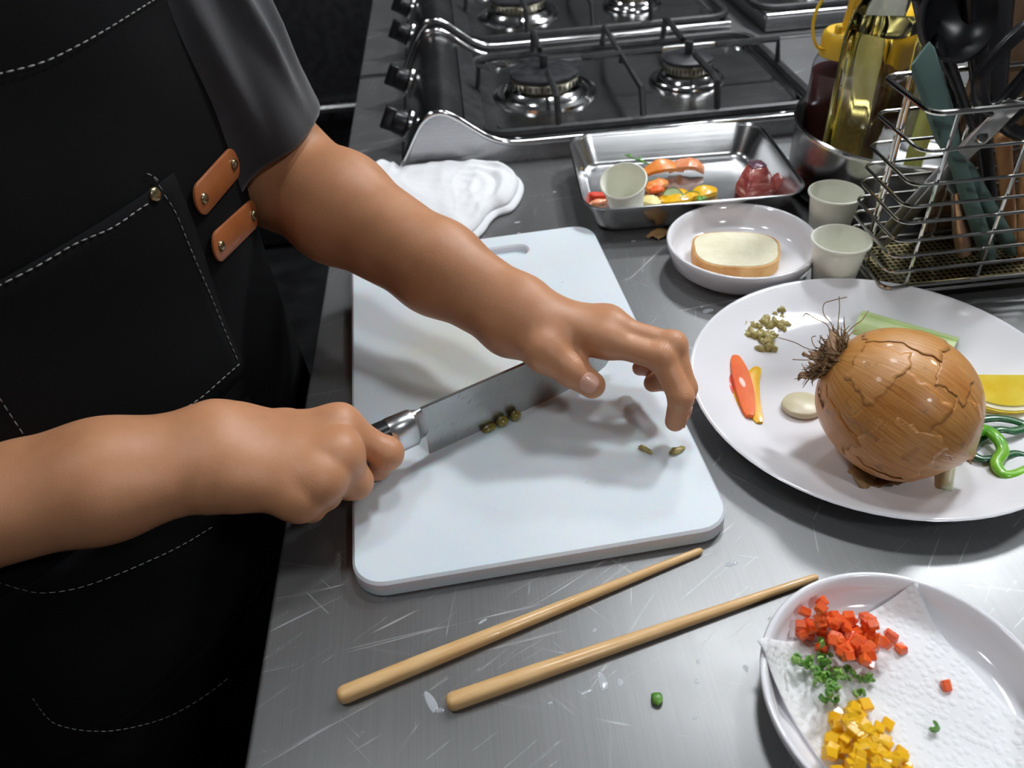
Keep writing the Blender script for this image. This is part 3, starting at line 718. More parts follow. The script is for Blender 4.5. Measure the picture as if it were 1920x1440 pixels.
# water drops on worktop and board -----------------------------------------
drop_me = []
for s in range(5):
    bm = bmesh.new(); bmesh.ops.create_uvsphere(bm, u_segments=14, v_segments=8, radius=1.0); qq = random.Random(s); a_, b_ = qq.uniform(0, 6), qq.uniform(.1, .3)
    for v in bm.verts:
        an_ = math.atan2(v.co.y, v.co.x); k_ = 1+b_*math.sin(2*an_+a_)+.1*math.sin(3*an_+2*a_)
        v.co.x *= k_; v.co.y *= k_; v.co.z = max(v.co.z, -.05)
    me = bpy.data.meshes.new('water_drop'); bm.to_mesh(me); bm.free(); me.shade_smooth(); me.materials.append(WATER); drop_me.append(me)
q = random.Random(8)
WD = [(1371, 1057, .0035, .0025, 0), (1115, 1182, .0016, .0016, 0), (1130, 1278, .0022, .0075, .1), (1163, 1280, .0017, .003, .2), (1100, 1298, .003, .0012, .2), (1307, 1278, .0016, .0013, 0), (1310, 1241, .0016, .0013, 0), (1303, 1346, .0012, .001, 0), (1398, 1253, .0015, .0025, .5), (1448, 1160, .0028, .0018, .2), (1327, 583, .0045, .0035, 0), (1316, 575, .0014, .0014, 0), (1040, 360, .003, .002, 0), (970, 417, .003, .002, 0), (973, 437, .002, .0014, 0), (1188, 452, .0025, .0014, 0), (905, 1165, .0026, .0012, .5), (808, 1316, .0022, .009, .45), (826, 1332, .0022, .0016, 0), (1032, 1318, .0012, .001, 0)]
for px, py, a_, b_, rz in WD:
    p = Z(px, py, 0); o = obj('water_drop', q.choice(drop_me), None, None, (p[0], p[1], .00005), (0, 0, rz)); o.scale = (a_, b_, min(a_, b_)*.25)
    tag(o, 'clear water drop on the steel worktop', 'water drop', 'water drops on the worktop')
for px, py in ((1152, 703), (1200, 766), (1055, 530), (1050, 537), (905, 655), (928, 690), (912, 640), (940, 700), (855, 672), (1135, 795), (1100, 905), (930, 955), (876, 720), (1070, 700), (940, 815), (948, 826)):
    p = board_pt(px, py); s_ = q.uniform(.0007, .0013); o = obj('water_drop', q.choice(drop_me), None, None, (p[0], p[1], BZ+.00005), (0, 0, q.uniform(0, 6))); o.scale = (s_, s_, s_*.4)
    tag(o, 'tiny clear water drop on the white cutting board', 'water drop', 'water drops on the cutting board')

# ================================================================== GAS STOVES
RIM = mat('stove_rim_polished', (.66, .66, .66), .14, 1.0)
BURN = noisy('burner_cap_enamel', (.012, .012, .014), (.04, .04, .045), 70, .35, bmp=.3, bscale=300)
BURNR = noisy('burner_ring_alloy', (.30, .27, .20), (.48, .45, .36), 60, .4, .9, bmp=.3, bscale=120)
BRASS = mat('igniter_brass', (.55, .38, .16), .3, 1.0)
# profile of the side cheek (x, z): sloping control face, rounded hump, flat deck
SPROF = [(-.086, .0), (-.074, .024), (-.062, .046), (-.052, .060), (-.040, .068), (-.026, .069), (-.010, .061), (.008, .047), (.026, .034), (.044, .026), (.062, .0235), (.10, .023), (.30, .023), (.44, .023)]
SD = .335                                           # stove depth along y
def deck_z(x):
    for (x0, z0), (x1, z1) in zip(SPROF, SPROF[1:]):
        if x <= x1: return z0+(z1-z0)*max(0, x-x0)/(x1-x0)
    return SPROF[-1][1]
def stove(loc, rz, label):
    t = thing('gas_stove', label, 'gas stove', loc, rz)
    P = smooth_path([(x, 0, z) for x, z in SPROF], 4); prof = [(p[0], p[2]) for p in P]
    # deck sheet: hump between the cheeks sits a little lower than the bright rim
    V, Fc = [], []
    for x, z in prof:
        for y in (.006, SD-.006): V.append((x, y, max(z-.004, 0)))
    for x, z in prof:
        for y in (.006, SD-.006): V.append((x, y, 0))
    n = len(prof)
    for i in range(n-1):
        Fc.append((2*i, 2*i+1, 2*i+3, 2*i+2)); b = 2*n; Fc += [(b+2*i, b+2*i+2, b+2*i+3, b+2*i+1), (2*i, 2*i+2, b+2*i+2, b+2*i), (2*i+1, b+2*i+1, b+2*i+3, 2*i+3)]
    Fc.append((2*n-2, 2*n-1, 4*n-1, 4*n-2))
    obj('deck', (V, Fc), STEEL_DK, t, angle=35)
    for y in (0, SD):
        s = 1 if y == 0 else -1
        V, Fc = [], []
        for x, z in prof: V += [(x, y, 0.0), (x, y, z), (x, y+s*.006, 0.0), (x, y+s*.006, z)]
        for i in range(n-1):
            a, b = 4*i, 4*i+4; Fc += [(a, b, b+1, a+1), (a+1, b+1, b+3, a+3), (a+2, a+3, b+3, b+2)]
        Fc += [(0, 1, 3, 2), tuple(4*(n-1)+k for k in (0, 2, 3, 1))]
        obj('side_panel', (V, Fc), STEEL, t, angle=35)
        obj('side_rim', tube([(x, y+s*.003, z) for x, z in prof], .0042, 10), RIM, t, label='polished rounded rim')
    obj('back_rim', tube([(.44, .003, .023), (.44, SD-.003, .023)], .0042, 10), RIM, t)
    # recessed well with raised lip
    well = rrect(.40, .27, .05, 8, .235, SD/2); zt = .0195
    obj('well_plate', prism(well, zt-.004, zt), STEEL_DK, t, smooth=False)
    obj('well_lip', tube([(x, y, zt+.001) for x, y in well], .0035, 8, closed=True), RIM, t)
    # grate frame
    fr = rrect(.425, .295, .035, 6, .232, SD/2); zf = .029
    g = obj('grate', tube([(x, y, zf) for x, y in fr], .0065, 8, closed=True, flat=.9), IRON, t, label='black cast iron pan support')
    obj('control_apron', loft([[(x, y, max(0, deck_z(x)-.002)+.0006) for x in (-.0, .012, .022)] for y in (.02, SD-.02)], False, False), IRON, t)
    def bar(pts, r=.0042): obj('grate_bar', tube(pts, r, 6), IRON, g)
    top = .064
    for bx, br, cr in ((.115, .0475, 1.0), (.315, .034, .75)):
        by = SD/2
        obj('drip_ring', lathe([(br*1.55, zt), (br*1.52, zt+.004), (br*1.40, zt+.007), (br*1.28, zt+.0055), (br*1.22, zt+.009), (br*1.10, zt+.013), (br*.98, zt+.010), (br*.90, zt+.002)], 48, False, False), RIM, t, (bx, by, 0), label='polished stepped drip ring')
        h = obj('burner_head', lathe([(br*.70, zt+.002), (br*.72, zt+.014), (br*.96, zt+.016), (br*1.0, zt+.025), (br*.97, zt+.027)], 48), BURNR, t, (bx, by, 0))
        obj('flame_slots', join(*[box((br*1.0, -.0008, zt+.014), (br*1.03, .0008, zt+.021)) if False else xf(box((br*.97, -.0007, zt+.0175), (br*1.005, .0007, zt+.0245)), (0, 0, 0), (0, 0, 2*math.pi*k/36)) for k in range(36)]), IRON, h, smooth=False)
        obj('burner_cap', lathe([(br*.97, zt+.0272), (br*1.02, zt+.029), (br*1.0, zt+.032), (br*.55, zt+.0355), (1e-4, zt+.036)], 48, True, False), BURN, t, (bx, by, 0))
        obj('safety_sensor', lathe([(.0055, zt+.035), (.006, zt+.050), (.005, zt+.0525), (1e-4, zt+.053)], 14, True, False), BURN if br > .03 else BRASS, t, (bx, by, 0))
        for dy in (-1, 1):
            y0 = SD/2+dy*.147
            bar([(bx, y0, zf), (bx, y0-dy*.012, top), (bx, y0-dy*.030, top+.002), (bx, by+dy*br*.95, top)])
        for dx in (-1, 1):
            if (bx < .2 and dx < 0): x0 = .022
            elif (bx > .2 and dx > 0): x0 = .443
            else: x0 = .222
            bar([(x0, by, zf if x0 != .222 else top-.012), (x0-dx*.004 if x0 != .222 else x0, by, top), (bx+dx*br*1.1, by, top)])
    bar([(.222, SD/2-.147, zf), (.222, SD/2-.13, top-.002), (.222, SD/2+.13, top-.002), (.222, SD/2+.147, zf)])
    # control knobs on the sloping face
    for y in (.075, .235):
        k = obj('knob', xf(lathe([(.019, 0), (.019, .004), (.0165, .006), (.0158, .018), (.0145, .021), (1e-4, .022)], 24, True, False), (-.073, y, .030), (0, -1.10, 0)), BLACKPL, t, label='black control knob')
        obj('knob_grip', xf(bevel_mesh_vf((-.015, -.005, .014), (.015, .005, .034)), (-.073, y, .030), (0, -1.10, 0)), BLACKPL, k)
        obj('knob_collar', xf(lathe([(.0215, -.001), (.0215, .0025), (.019, .004)], 24), (-.073, y, .030), (0, -1.10, 0)), RIM, k)
    for k, (x, y) in enumerate(((-.06, .02), (-.06, SD-.02), (.42, .02), (.42, SD-.02))):
        pass
    return t
def bevel_mesh_vf(lo, hi, w=.002):
    bm = bmesh.new(); v, f = box(lo, hi); bv = [bm.verts.new(p) for p in v]; [bm.faces.new([bv[i] for i in q_]) for q_ in f]
    bmesh.ops.bevel(bm, geom=bm.edges[:], offset=w, segments=2, profile=.5, affect='EDGES'); bm.verts.index_update()
    out = [tuple(v_.co) for v_ in bm.verts], [tuple(v_.index for v_ in f_.verts) for f_ in bm.faces]; bm.free(); return out
stove((.004, .928, .0004), 0, 'two-burner steel gas stove right behind the white towel and steel tray')
stove((.004, 1.300, .003), 0, 'two-burner steel gas stove standing behind the first stove')
stove((.95, 1.655, .003), math.pi, 'steel gas stove facing the opposite side of the island')

# ================================================================== FOOD TRAY
TRAYM = scratched_steel('steel_tray_satin', .60, .20, 'X', False)
tp = [Z(1064, 262, .036), Z(1432, 235, .036), Z(1515, 348, .036), Z(1098, 395, .036)]
TC = np.array([.2345, .808]); TA = math.radians(-2.5)
tr = thing('steel_food_tray', 'rectangular stainless steel tray with rounded corners holding food scraps', 'tray', (TC[0], TC[1], .0004), TA)
TW, TL, TH = .231, .190, .036
def tray_vf():
    def rg(w, l, r, z): return [(x, y, z) for x, y in rrect(w, l, r, 8)]
    t = .0008; w0, l0 = TW-.034, TL-.034
    out = [rg(w0-.01, l0-.01, .016, 0), rg(w0, l0, .02, .0015), rg(w0+.006, l0+.006, .022, .006), rg(TW-.006, TL-.006, .027, TH-.002), rg(TW+.001, TL+.001, .029, TH-.0012), rg(TW+.0015, TL+.0015, .029, TH), rg(TW-.002, TL-.002, .028, TH+.0004),
           rg(TW-.0085, TL-.0085, .026, TH-.004), rg(w0+.004, l0+.004, .021, .007), rg(w0-.002, l0-.002, .019, .0026), rg(w0-.011, l0-.011, .015, t+.0004)]
    return loft(out)
obj('pan', tray_vf(), TRAYM, tr, angle=50)
TF = .0018
def tray_thing(vf, mt, px, py, name, label, cat, rz=0, z=TF, ang=40, rot=None, up=.006):
    p = Z(px, py, up); o = obj(name, vf, mt, None, (p[0], p[1], z), rot or (0, 0, rz), angle=ang); return tag(o, label, cat)
# paper cup in the tray, tipped back against the side
p = Z(1164, 365, .022)
o = obj('paper_cup', cup_me, None, None, (p[0]+.006, p[1]-.010, TF+.0055), (math.radians(20), math.radians(-12), 0)); o.scale = (.94,)*3
tag(o, 'small cream paper cup tipped over inside the steel tray', 'paper cup', 'small paper cups')
# peels and slices
SALM = noisy('orange_peel_flesh', (.83, .22, .03), (.92, .40, .12), 70, .3, Coat_Weight=.3, Subsurface_Weight=.15, Subsurface_Scale=.004)
SALM2 = noisy('coral_flesh', (.80, .25, .10), (.90, .42, .22), 90, .3, Coat_Weight=.3)
TUNA = mat('raw_tuna', (.5, .1, .1), .25, 0, Coat_Weight=.5)
_n = noise(TUNA, coords(TUNA, (60, 60, 200), (.4, .5, 0)), 1, 3); setin(TUNA, 'Base Color', ramp(TUNA, _n, [(.35, (.33, .055, .055)), (.55, (.52, .13, .11)), (.72, (.70, .33, .28))]))
TUNAS = noisy('tuna_silver_skin', (.12, .06, .09), (.36, .20, .24), 60, .25, .3)
CUKE = noisy('cucumber_flesh', (.62, .76, .38), (.74, .84, .52), 60, .3)
CUKS = noisy('cucumber_skin', (.02, .10, .015), (.05, .18, .02), 80, .35)
def curl(L_, W_, th, bend, seed, n=12):
    q = random.Random(seed); rings = []
    for i in range(n+1):
        u = i/n; w = W_*math.sin(math.pi*(.1+.8*u))**.7*(1+q.uniform(-.1, .1)); x = (u-.5)*L_; z = bend*math.sin(math.pi*u)+q.uniform(0, .0005); tw = .5*math.sin(u*3+seed)
        c, s = math.cos(tw), abs(math.sin(tw))
        rings.append([(x, -w*c, z), (x, w*c, z+w*s), (x, w*c, z+w*s+th), (x, 0, z+w*s*.5+th*1.3), (x, -w*c, z+th)])
    return loft(rings)
tray_thing(curl(.052, .0095, .004, .006, 3), SALM, 1240, 326, 'vegetable_peel', 'long orange peel lying across the tray middle', 'peel', .1, TF+.004, 60)
tray_thing(curl(.040, .010, .0045, .008, 5), SALM2, 1287, 322, 'vegetable_peel', 'coral orange peel at the tip of the long peel', 'peel', -.25, TF+.003, 60)
tray_thing(curl(.030, .008, .004, .003, 8), SALM, 1232, 348, 'vegetable_peel', 'short orange peel under the long peel', 'peel', .5, TF, 60)
tray_thing(curl(.036, .011, .005, .001, 6), YEL, 1268, 372, 'pepper_piece', 'flat yellow pepper piece beside the cucumber', 'pepper piece', .1, TF, 60)
tray_thing(curl(.032, .009, .005, .001, 12), YEL, 1318, 362, 'pepper_piece', 'yellow pepper piece under the herb sprig', 'pepper piece', .2, TF, 60)
tray_thing(curl(.022, .008, .004, .0, 7), noisy('pineapple_pale', (.85, .70, .25), (.92, .80, .40), 60, .4), 1222, 376, 'fruit_piece', 'pale yellow fruit piece beside the tipped paper cup', 'fruit piece', -.5, TF, 60)
tray_thing(curl(.016, .005, .003, .001, 9), ORG, 1232, 358, 'pepper_piece', 'small orange pepper piece above the pale fruit', 'pepper piece', .1, TF+.003, 60)
tray_thing(curl(.026, .0045, .004, .0, 11), RED, 1124, 364, 'pepper_piece', 'red pepper piece beside the tipped paper cup', 'pepper piece', -.1, TF, 60)
tray_thing(curl(.018, .0035, .003, .0, 13), SALM2, 1122, 376, 'pepper_piece', 'pinkish pepper scrap in the tray corner', 'pepper piece', .2, TF, 60)
p = Z(1260, 360, .012); ck = thing('cucumber_slice', 'thin cucumber slice standing on the yellow pieces', 'cucumber', (p[0], p[1]-.004, TF+.006), .3, rot=(math.radians(62), .25, -.25))
obj('flesh', prism([(.0095*math.cos(a)*1.15, .0095*math.sin(a)) for a in [math.pi*k/14+.0 for k in range(15)]], 0, .0022), CUKE, ck, smooth=False)
obj('rind', prism([(.0095*math.cos(a)*1.15, .0095*math.sin(a)) for a in [math.pi*k/14 for k in range(15)]]+[(.0103*math.cos(a)*1.15, .0103*math.sin(a)) for a in [math.pi*(14-k)/14 for k in range(15)]], -.0001, .0023), CUKS, ck, smooth=False)
def herb(pts, label, r=.0009, name='herb_sprig'):
    P = smooth_path([Z(x, y, z) for x, y, z in pts], 6); c0 = P[0].copy(); c0[2] = TF
    t = thing(name, label, 'herb', c0)
    g = noisy('herb_green', (.05, .22, .02), (.16, .40, .06), 90, .45) if 'herb_green' not in bpy.data.materials else bpy.data.materials['herb_green']
    obj('stem', tube([q_-c0 for q_ in P], r, 6), g, t, angle=180)
    return t, P, c0, g
def leaf(t, p, L_, W_, rz, pitch, g):
    V = [(0, 0, 0), (L_*.3, W_, .001), (L_*.7, W_*.8, .001), (L_, 0, -.001), (L_*.7, -W_*.8, .001), (L_*.3, -W_, .001), (L_*.5, 0, -.0006)]
    Fc = [(0, 1, 6), (1, 2, 6), (2, 3, 6), (3, 4, 6), (4, 5, 6), (5, 0, 6)]
    o = obj('leaf', (V, Fc), g, t, p, (0, pitch, rz)); s = o.modifiers.new('t', 'SOLIDIFY'); s.thickness = .0004
t, P, c0, g = herb([(1172, 290, .022), (1196, 300, .018), (1220, 309, .012), (1248, 317, .010)], 'thin green herb stem beyond the orange peel')
for i, a in ((3, 1.9), (6, .3), (9, 2.4)): leaf(t, P[min(i, len(P)-1)]-c0, .007, .002, a, -.2, g)
t, P, c0, g = herb([(1275, 372, .012), (1290, 360, .014), (1310, 361, .014), (1310, 372, .012), (1318, 380, .012)], 'dark curled herb sprig on the yellow pepper', .0006)
for i, a in ((20, .2), (21, 1.2), (22, 2.2), (23, -.6)): leaf(t, P[min(i, len(P)-1)]-c0, .009, .0028, a, -.2, g)
tray_thing(xf(curl(.022, .0022, .002, 0, 14), rot=(0, -1.25, 0)), RED, 1236, 275, 'pepper_sliver', 'red pepper sliver standing against the tray back wall', 'pepper sliver', 0, TF+.013, 60, up=.014)
p = Z(1084, 309, .016); tag(obj('pepper_crumb', xf(lump(33, .003, 1, .3), sc=(1, .5, .6)), YEL, None, (p[0]+.003, p[1], .0105), (0, .9, .8)), 'yellow pepper crumb stuck to the tray wall', 'crumb')
def chunk(poly, h, top=.72, shx=0, shy=0):
    return loft([[(x, y, 0) for x, y in poly], [(x*1.01, y*1.01, h*.3) for x, y in poly], [(x*(1+top)/2+shx*.5, y*(1+top)/2+shy*.5, h*.75) for x, y in poly], [(x*top+shx, y*top+shy, h) for x, y in poly]])
def tuna(px, py, w, l, h, rz, label, shx, shy, top):
    p = Z(px, py, .004); t = thing('tuna_chunk', label, 'fish', (p[0], p[1], TF), rz)
    poly = [(-w, -l), (w*.3, -l*1.08), (w, -l*.8), (w*1.02, l*.5), (w*.5, l), (-w*.6, l*.95), (-w*1.02, l*.3)]
    ob = obj('flesh', bevel_mesh('flesh', *chunk(poly, h, top, shx, shy), .0022, 2, TUNA, 60), None, t)
    poly2 = [(x*top+shx, y*top+shy) for x, y in poly]
    return t, poly2
t, p2 = tuna(1412, 358, .019, .019, .030, .15, 'large dark red tuna chunk with silvery skin in the tray corner', .004, .008, .45)
obj('skin', bevel_mesh('skin', *prism([(x*1.05, y*1.05) for x, y in p2], .0285, .0308), .0006, 1, TUNAS, 60), None, t, label='silvery dark skin')
tuna(1464, 358, .014, .013, .021, .6, 'small pink tuna cube beside the large tuna chunk', .001, .001, .7)

# scrap of onion skin by the bread plate
p = Z(1240, 436, .004)
sk = obj('onion_skin_scrap', xf(flake(1.0, 1.6, 0, .55, 0, 77), (0, 0, 0)), noisy('onion_scrap_skin', (.48, .26, .10), (.62, .38, .17), 60, .5, bmp=.4, bscale=120), None)
vv = np.array([v.co for v in sk.data.vertices]); cc = vv.mean(0)
U_, S_, Vt = np.linalg.svd(vv-cc); flat_ = (vv-cc)@Vt.T
for v, q_ in zip(sk.data.vertices, flat_): v.co = (q_[0]*.7, q_[1]*.62, q_[2])
zmin = min(v.co.z for v in sk.data.vertices); sk.location = (p[0]-.002, p[1]+.002, -zmin+.0006); sk.rotation_euler = (0, 0, .5)
s_ = sk.modifiers.new('t', 'SOLIDIFY'); s_.thickness = .0004
tag(sk, 'torn brown onion skin scrap between tray and bread plate', 'onion skin')

# ================================================================== TOWEL
TERRY = mat('white_terry_cloth', (.86, .86, .88), .95, 0, Sheen_Weight=.3)
_n = noise(TERRY, coords(TERRY), 700, 3); _n2 = noise(TERRY, coords(TERRY), 90, 4); bump(TERRY, math_(TERRY, 'ADD', _n, math_(TERRY, 'MULTIPLY', _n2, 1.5)), .6, .0014)
out_px = [(690, 330), (712, 308), (745, 282), (800, 290), (850, 298), (905, 314), (955, 322), (978, 338), (979, 360), (962, 388), (935, 398), (920, 410), (906, 430), (880, 449), (850, 440), (800, 420), (740, 390), (700, 360)]
OUT = np.array([Z(x, y, .006)[:2] for x, y in out_px]); OUT[:, 1] = np.where(OUT[:, 0] > -.09, np.minimum(OUT[:, 1], .921), OUT[:, 1]); OC = OUT.mean(0)
from mathutils import noise as mnoise
def towel_vf(scale, z0, z1, fold, seed, sh=(0, 0)):
    oc = OC+np.array(sh)
    ring = [np.array([p_[0], p_[1]]) for p_ in smooth_path([(a_[0], a_[1], 0) for a_ in oc+(OUT-OC)*scale], 6, True)]
    n = len(ring); K = 30; V, Fc = [], []
    def hz(c, u):
        d = c-OC
        w1 = 1-abs(mnoise.noise(Vector((d[0]*34+seed, d[1]*13-d[0]*9, seed)))); w2 = mnoise.noise(Vector((d[0]*70, d[1]*60, seed+5)))
        right = max(0, min(1, (d[0]-.005)/.05)); band = .5+.5*math.sin(u*26+d[1]*40)
        return z1+fold*(w1*w1*1.3-.6+.35*w2)+fold*1.1*right*band*(u > .3)
    V.append((oc[0], oc[1], hz(oc, 0)))
    for k in range(1, K+1):
        u = (k/K)**.9
        for p_ in ring:
            c = oc+(p_-oc)*u; e = max(0, (u-.93)/.07); z = hz(c, u)*(1-e*e)+(z0*.35+z1*.65)*e*e
            V.append((c[0], c[1], max(z, z0+.001)))
    for p_ in ring: V.append((*(oc+(p_-oc)*1.010), z0*.65+z1*.35))
    for p_ in ring: V.append((*(oc+(p_-oc)*.985), z0))
    for i in range(n): Fc.append((0, 1+i, 1+(i+1) % n))
    for k in range(K+1):
        for i in range(n): a = 1+k*n; Fc.append((a+i, a+(i+1) % n, a+n+(i+1) % n, a+n+i))
    Fc.append(tuple(range(1+(K+1)*n, 1+(K+2)*n)))
    return [np.array(v)-np.array([OC[0], OC[1], 0]) for v in V], Fc
tw = thing('folded_towel', 'folded white terry towel lying between stove and cutting board', 'towel', (OC[0], OC[1], 0))
obj('lower_layer', towel_vf(1.0, .0004, .0075, .0008, 1), TERRY, tw, angle=180)
obj('upper_layer', towel_vf(.955, .0062, .0145, .0038, 3, (-.002, .002)), TERRY, tw, angle=180)

# ================================================================== PAN WITH BOTTLES
PC = np.array([.475, .772]); PR = .121
pn = thing('steel_pan', 'round steel pan used as a caddy for bottles', 'pan', (PC[0], PC[1], .0004))
obj('body', lathe([(1e-4, 0), (PR-.012, 0), (PR-.004, .003), (PR-.001, .010), (PR, .070), (PR+.0015, .0745), (PR+.0005, .0762), (PR-.0015, .075), (PR-.0022, .07), (PR-.0035, .012), (PR-.012, .003), (1e-4, .0028)], 72, False, False), scratched_steel('steel_pan_satin', .42, .22, 'X', False), pn, angle=60)
obj('rim', lathe([(PR-.001, .0745), (PR+.002, .0745), (PR+.0026, .0762), (PR+.001, .0777), (PR-.001, .0765)], 72, False, False), CHROME, pn, angle=60)
# squeeze bottle
YCAP = noisy('yellow_cap_plastic', (.84, .52, .03), (.88, .57, .05), 30, .35, Subsurface_Weight=.1, Subsurface_Scale=.004)
SQ = mat('squeeze_bottle_plastic', (.86, .87, .92), .12, 0, Transmission_Weight=1.0, IOR=1.06)
SOY = noisy('dark_sauce', (.10, .026, .026), (.13, .034, .030), 10, .25)
sbp = (.4080, .8255); 
sb = thing('squeeze_bottle', 'plastic squeeze bottle of dark sauce with yellow nozzle cap', 'bottle', (sbp[0], sbp[1], .0036))
obj('sauce', lathe([(1e-4, .001), (.0275, .001), (.0288, .004), (.0288, .112), (1e-4, .112)], 40, False, False), SOY, sb, angle=40)
obj('bottle_body', lathe([(1e-4, 0), (.028, 0), (.0302, .003), (.0302, .112), (.0296, .120), (.0262, .129), (.0225, .133), (.0222, .140), (.0205, .140), (.0205, .133), (.0250, .127), (.0288, .118), (.0290, .004), (.027, .0015), (1e-4, .0015)], 48, False, False), SQ, sb, angle=50)
obj('cap', lathe([(.0245, .128), (.0262, .128), (.0258, .145), (.0246, .150), (.022, .1525), (1e-4, .1535)], 40, False, False), YCAP, sb, angle=40)
obj('nozzle', lathe([(.0095, .150), (.0080, .156), (.0058, .178), (.0062, .180), (.0062, .186), (.0046, .189), (.0032, .215), (1e-4, .2155)], 24, False, False), YCAP, sb)
obj('cap_tab', bevel_mesh('cap_tab', *box((-.0185, -.012, .150), (-.0125, -.005, .160)), .001, 1), YCAP, sb)
obj('tether_ring', tube(smooth_path([(-.0255, -.006, .136), (-.036, -.008, .142), (-.043, -.008, .160), (-.040, -.006, .180), (-.026, -.003, .196), (-.008, 0, .203)], 6), .0018, 8), YCAP, sb)
# oil bottle
OIL = mat('golden_oil', (.86, .74, .30), .02, 0, Transmission_Weight=1.0, IOR=1.40)
GLS = mat('bottle_clear', (.86, .86, .70), .05, 0, Transmission_Weight=1.0, IOR=1.35)
obp = (.4110, .7555)
ob = thing('oil_bottle', 'tall clear bottle of golden cooking oil leaning in the pan', 'bottle', (obp[0], obp[1], .0036), .5)
def sqr(r, z, k=.5): return [(x, y, z) for x, y in rrect(2*r, 2*r, r*k, 6)]
obj('bottle_body', loft([sqr(.029, 0), sqr(.0315, .003), sqr(.0315, .165), sqr(.030, .185, .7), sqr(.020, .215, .95), sqr(.0145, .235, .98), sqr(.0145, .265, .98)]), GLS, ob, angle=60)
obj('oil', loft([sqr(.0285, .002), sqr(.0305, .0045), sqr(.0305, .172), sqr(.0300, .174)]), OIL, ob, angle=60)
obj('cap', lathe([(.017, .258), (.017, .285), (.0155, .287), (1e-4, .287)], 32, True, False), YCAP, ob)
# pale green stalk handle standing in the pan
p0, p1 = YP(1690, 335, .70), YP(1715, 205, .70)
dv = p1-p0; tag(obj('leek_stalk', tube([np.array([.452, .695, .0045])-np.array([.452, .695, .0045]), np.array([.452, .695, .165])*0+np.array([.006, .004, .16])], .0085, 14), noisy('leek_green', (.50, .55, .12), (.62, .64, .20), 12, .4, sc=(20, 20, 2)), None, (.432, .690, .0045), angle=50), 'pale green stalk standing in the pan beside the oil bottle', 'stalk')

# ================================================================== WIRE BASKET
bx0, bx1, by0, by1 = .350, .560, .550, .632
wb = thing('wire_utensil_basket', 'stainless wire basket crowded with kitchen utensils', 'basket', ((bx0+bx1)/2, (by0+by1)/2, 0))
bo_ = np.array([(bx0+bx1)/2, (by0+by1)/2, 0])
def loop(z, r, g=0.0): 
    pts = [(x, y, z) for x, y in rrect(bx1-bx0+2*g, by1-by0+2*g, .010, 5)]
    return tube(pts, r, 8, closed=True)
for z in (.149, .121, .102, .087, .070, .055, .040): obj('wire_ring', loop(z, .0015), CHROME, wb)
obj('top_ring', loop(.179, .0024), CHROME, wb, label='thicker top ring')
obj('base_ring', loop(.0235, .0018), CHROME, wb); obj('base_ring', loop(.0175, .0018), CHROME, wb)
hw, hl = (bx1-bx0)/2, (by1-by0)/2
for x in (-hw+.022, -.02, .04, hw-.022):
    for s in (-1, 1): obj('upright', tube([(x, s*(hl-.003), .0175), (x, s*(hl-.003), .179)], .0017, 8), CHROME, wb)
for s in (-1, 1): obj('upright', tube([(s*(hw-.003), 0, .0175), (s*(hw-.003), 0, .179)], .0017, 8), CHROME, wb)
PERF = mat('perforated_tray_brass', (.35, .30, .14), .35, 1.0)
_vo = N(PERF, 'ShaderNodeTexVoronoi'); _vo.inputs['Scale'].default_value = 190; _vo.inputs['Randomness'].default_value = .0; L(PERF, coords(PERF), _vo.inputs['Vector'])
setin(PERF, 'Base Color', ramp(PERF, _vo.outputs['Distance'], [(.34, (.015, .014, .01)), (.40, (.36, .31, .16))]))
obj('drip_tray', bevel_mesh('drip_tray', *box((-hw+.006, -hl+.006, .019), (hw-.006, hl-.006, .0215)), .0008, 1), PERF, wb, label='perforated drip plate')
for sx in (-1, 1):
    for sy in (-1, 1): obj('foot', tube([(sx*(hw-.012), sy*(hl-.006), .0175), (sx*(hw-.008), sy*(hl-.004), .0006)], .0032, 8), CHROME, wb)

TEAL = noisy('teal_silicone', (.075, .135, .12), (.095, .165, .145), 25, .55)
GREYM = mat('scissor_steel', (.45, .45, .45), .3, 1.0)
WOOD = noisy('utensil_wood', (.50, .24, .09), (.62, .33, .14), 14, .5, sc=(10, 10, 1.5), bmp=.1)
WOODD = noisy('dark_board_wood', (.16, .09, .045), (.26, .15, .08), 10, .55, sc=(14, 14, 1.2), bmp=.1)
def flatbar(p0, p1, widths, th, up, n=None):
    p0, p1 = np.array(p0, float), np.array(p1, float); d = p1-p0; Lh = np.linalg.norm(d); d /= Lh; u = np.array(up, float); u -= d*(u@d); u /= np.linalg.norm(u); s = np.cross(d, u); rings = []
    for f_, w_ in widths:
        c = d*Lh*f_; k = th if not hasattr(w_, '__len__') else w_[1]; w__ = w_ if not hasattr(w_, '__len__') else w_[0]
        ring = []
        for a in range(12):
            g_ = 2*math.pi*a/12; cs, sn = math.cos(g_), math.sin(g_)
            ring.append(c+s*w__*math.copysign(abs(cs)**.5, cs)+u*k*math.copysign(abs(sn)**.6, sn))
        rings.append(ring)
    return loft(rings)
BZ0 = .0225
def stand(name, label, cat, p0, p1, widths, th, mt, up=(0, -1, .4), parts=()):
    t = thing(name, label, cat, p0)
    obj(parts[0] if parts else 'body', flatbar(p0, p1, widths, th, up), mt, t, angle=45); return t
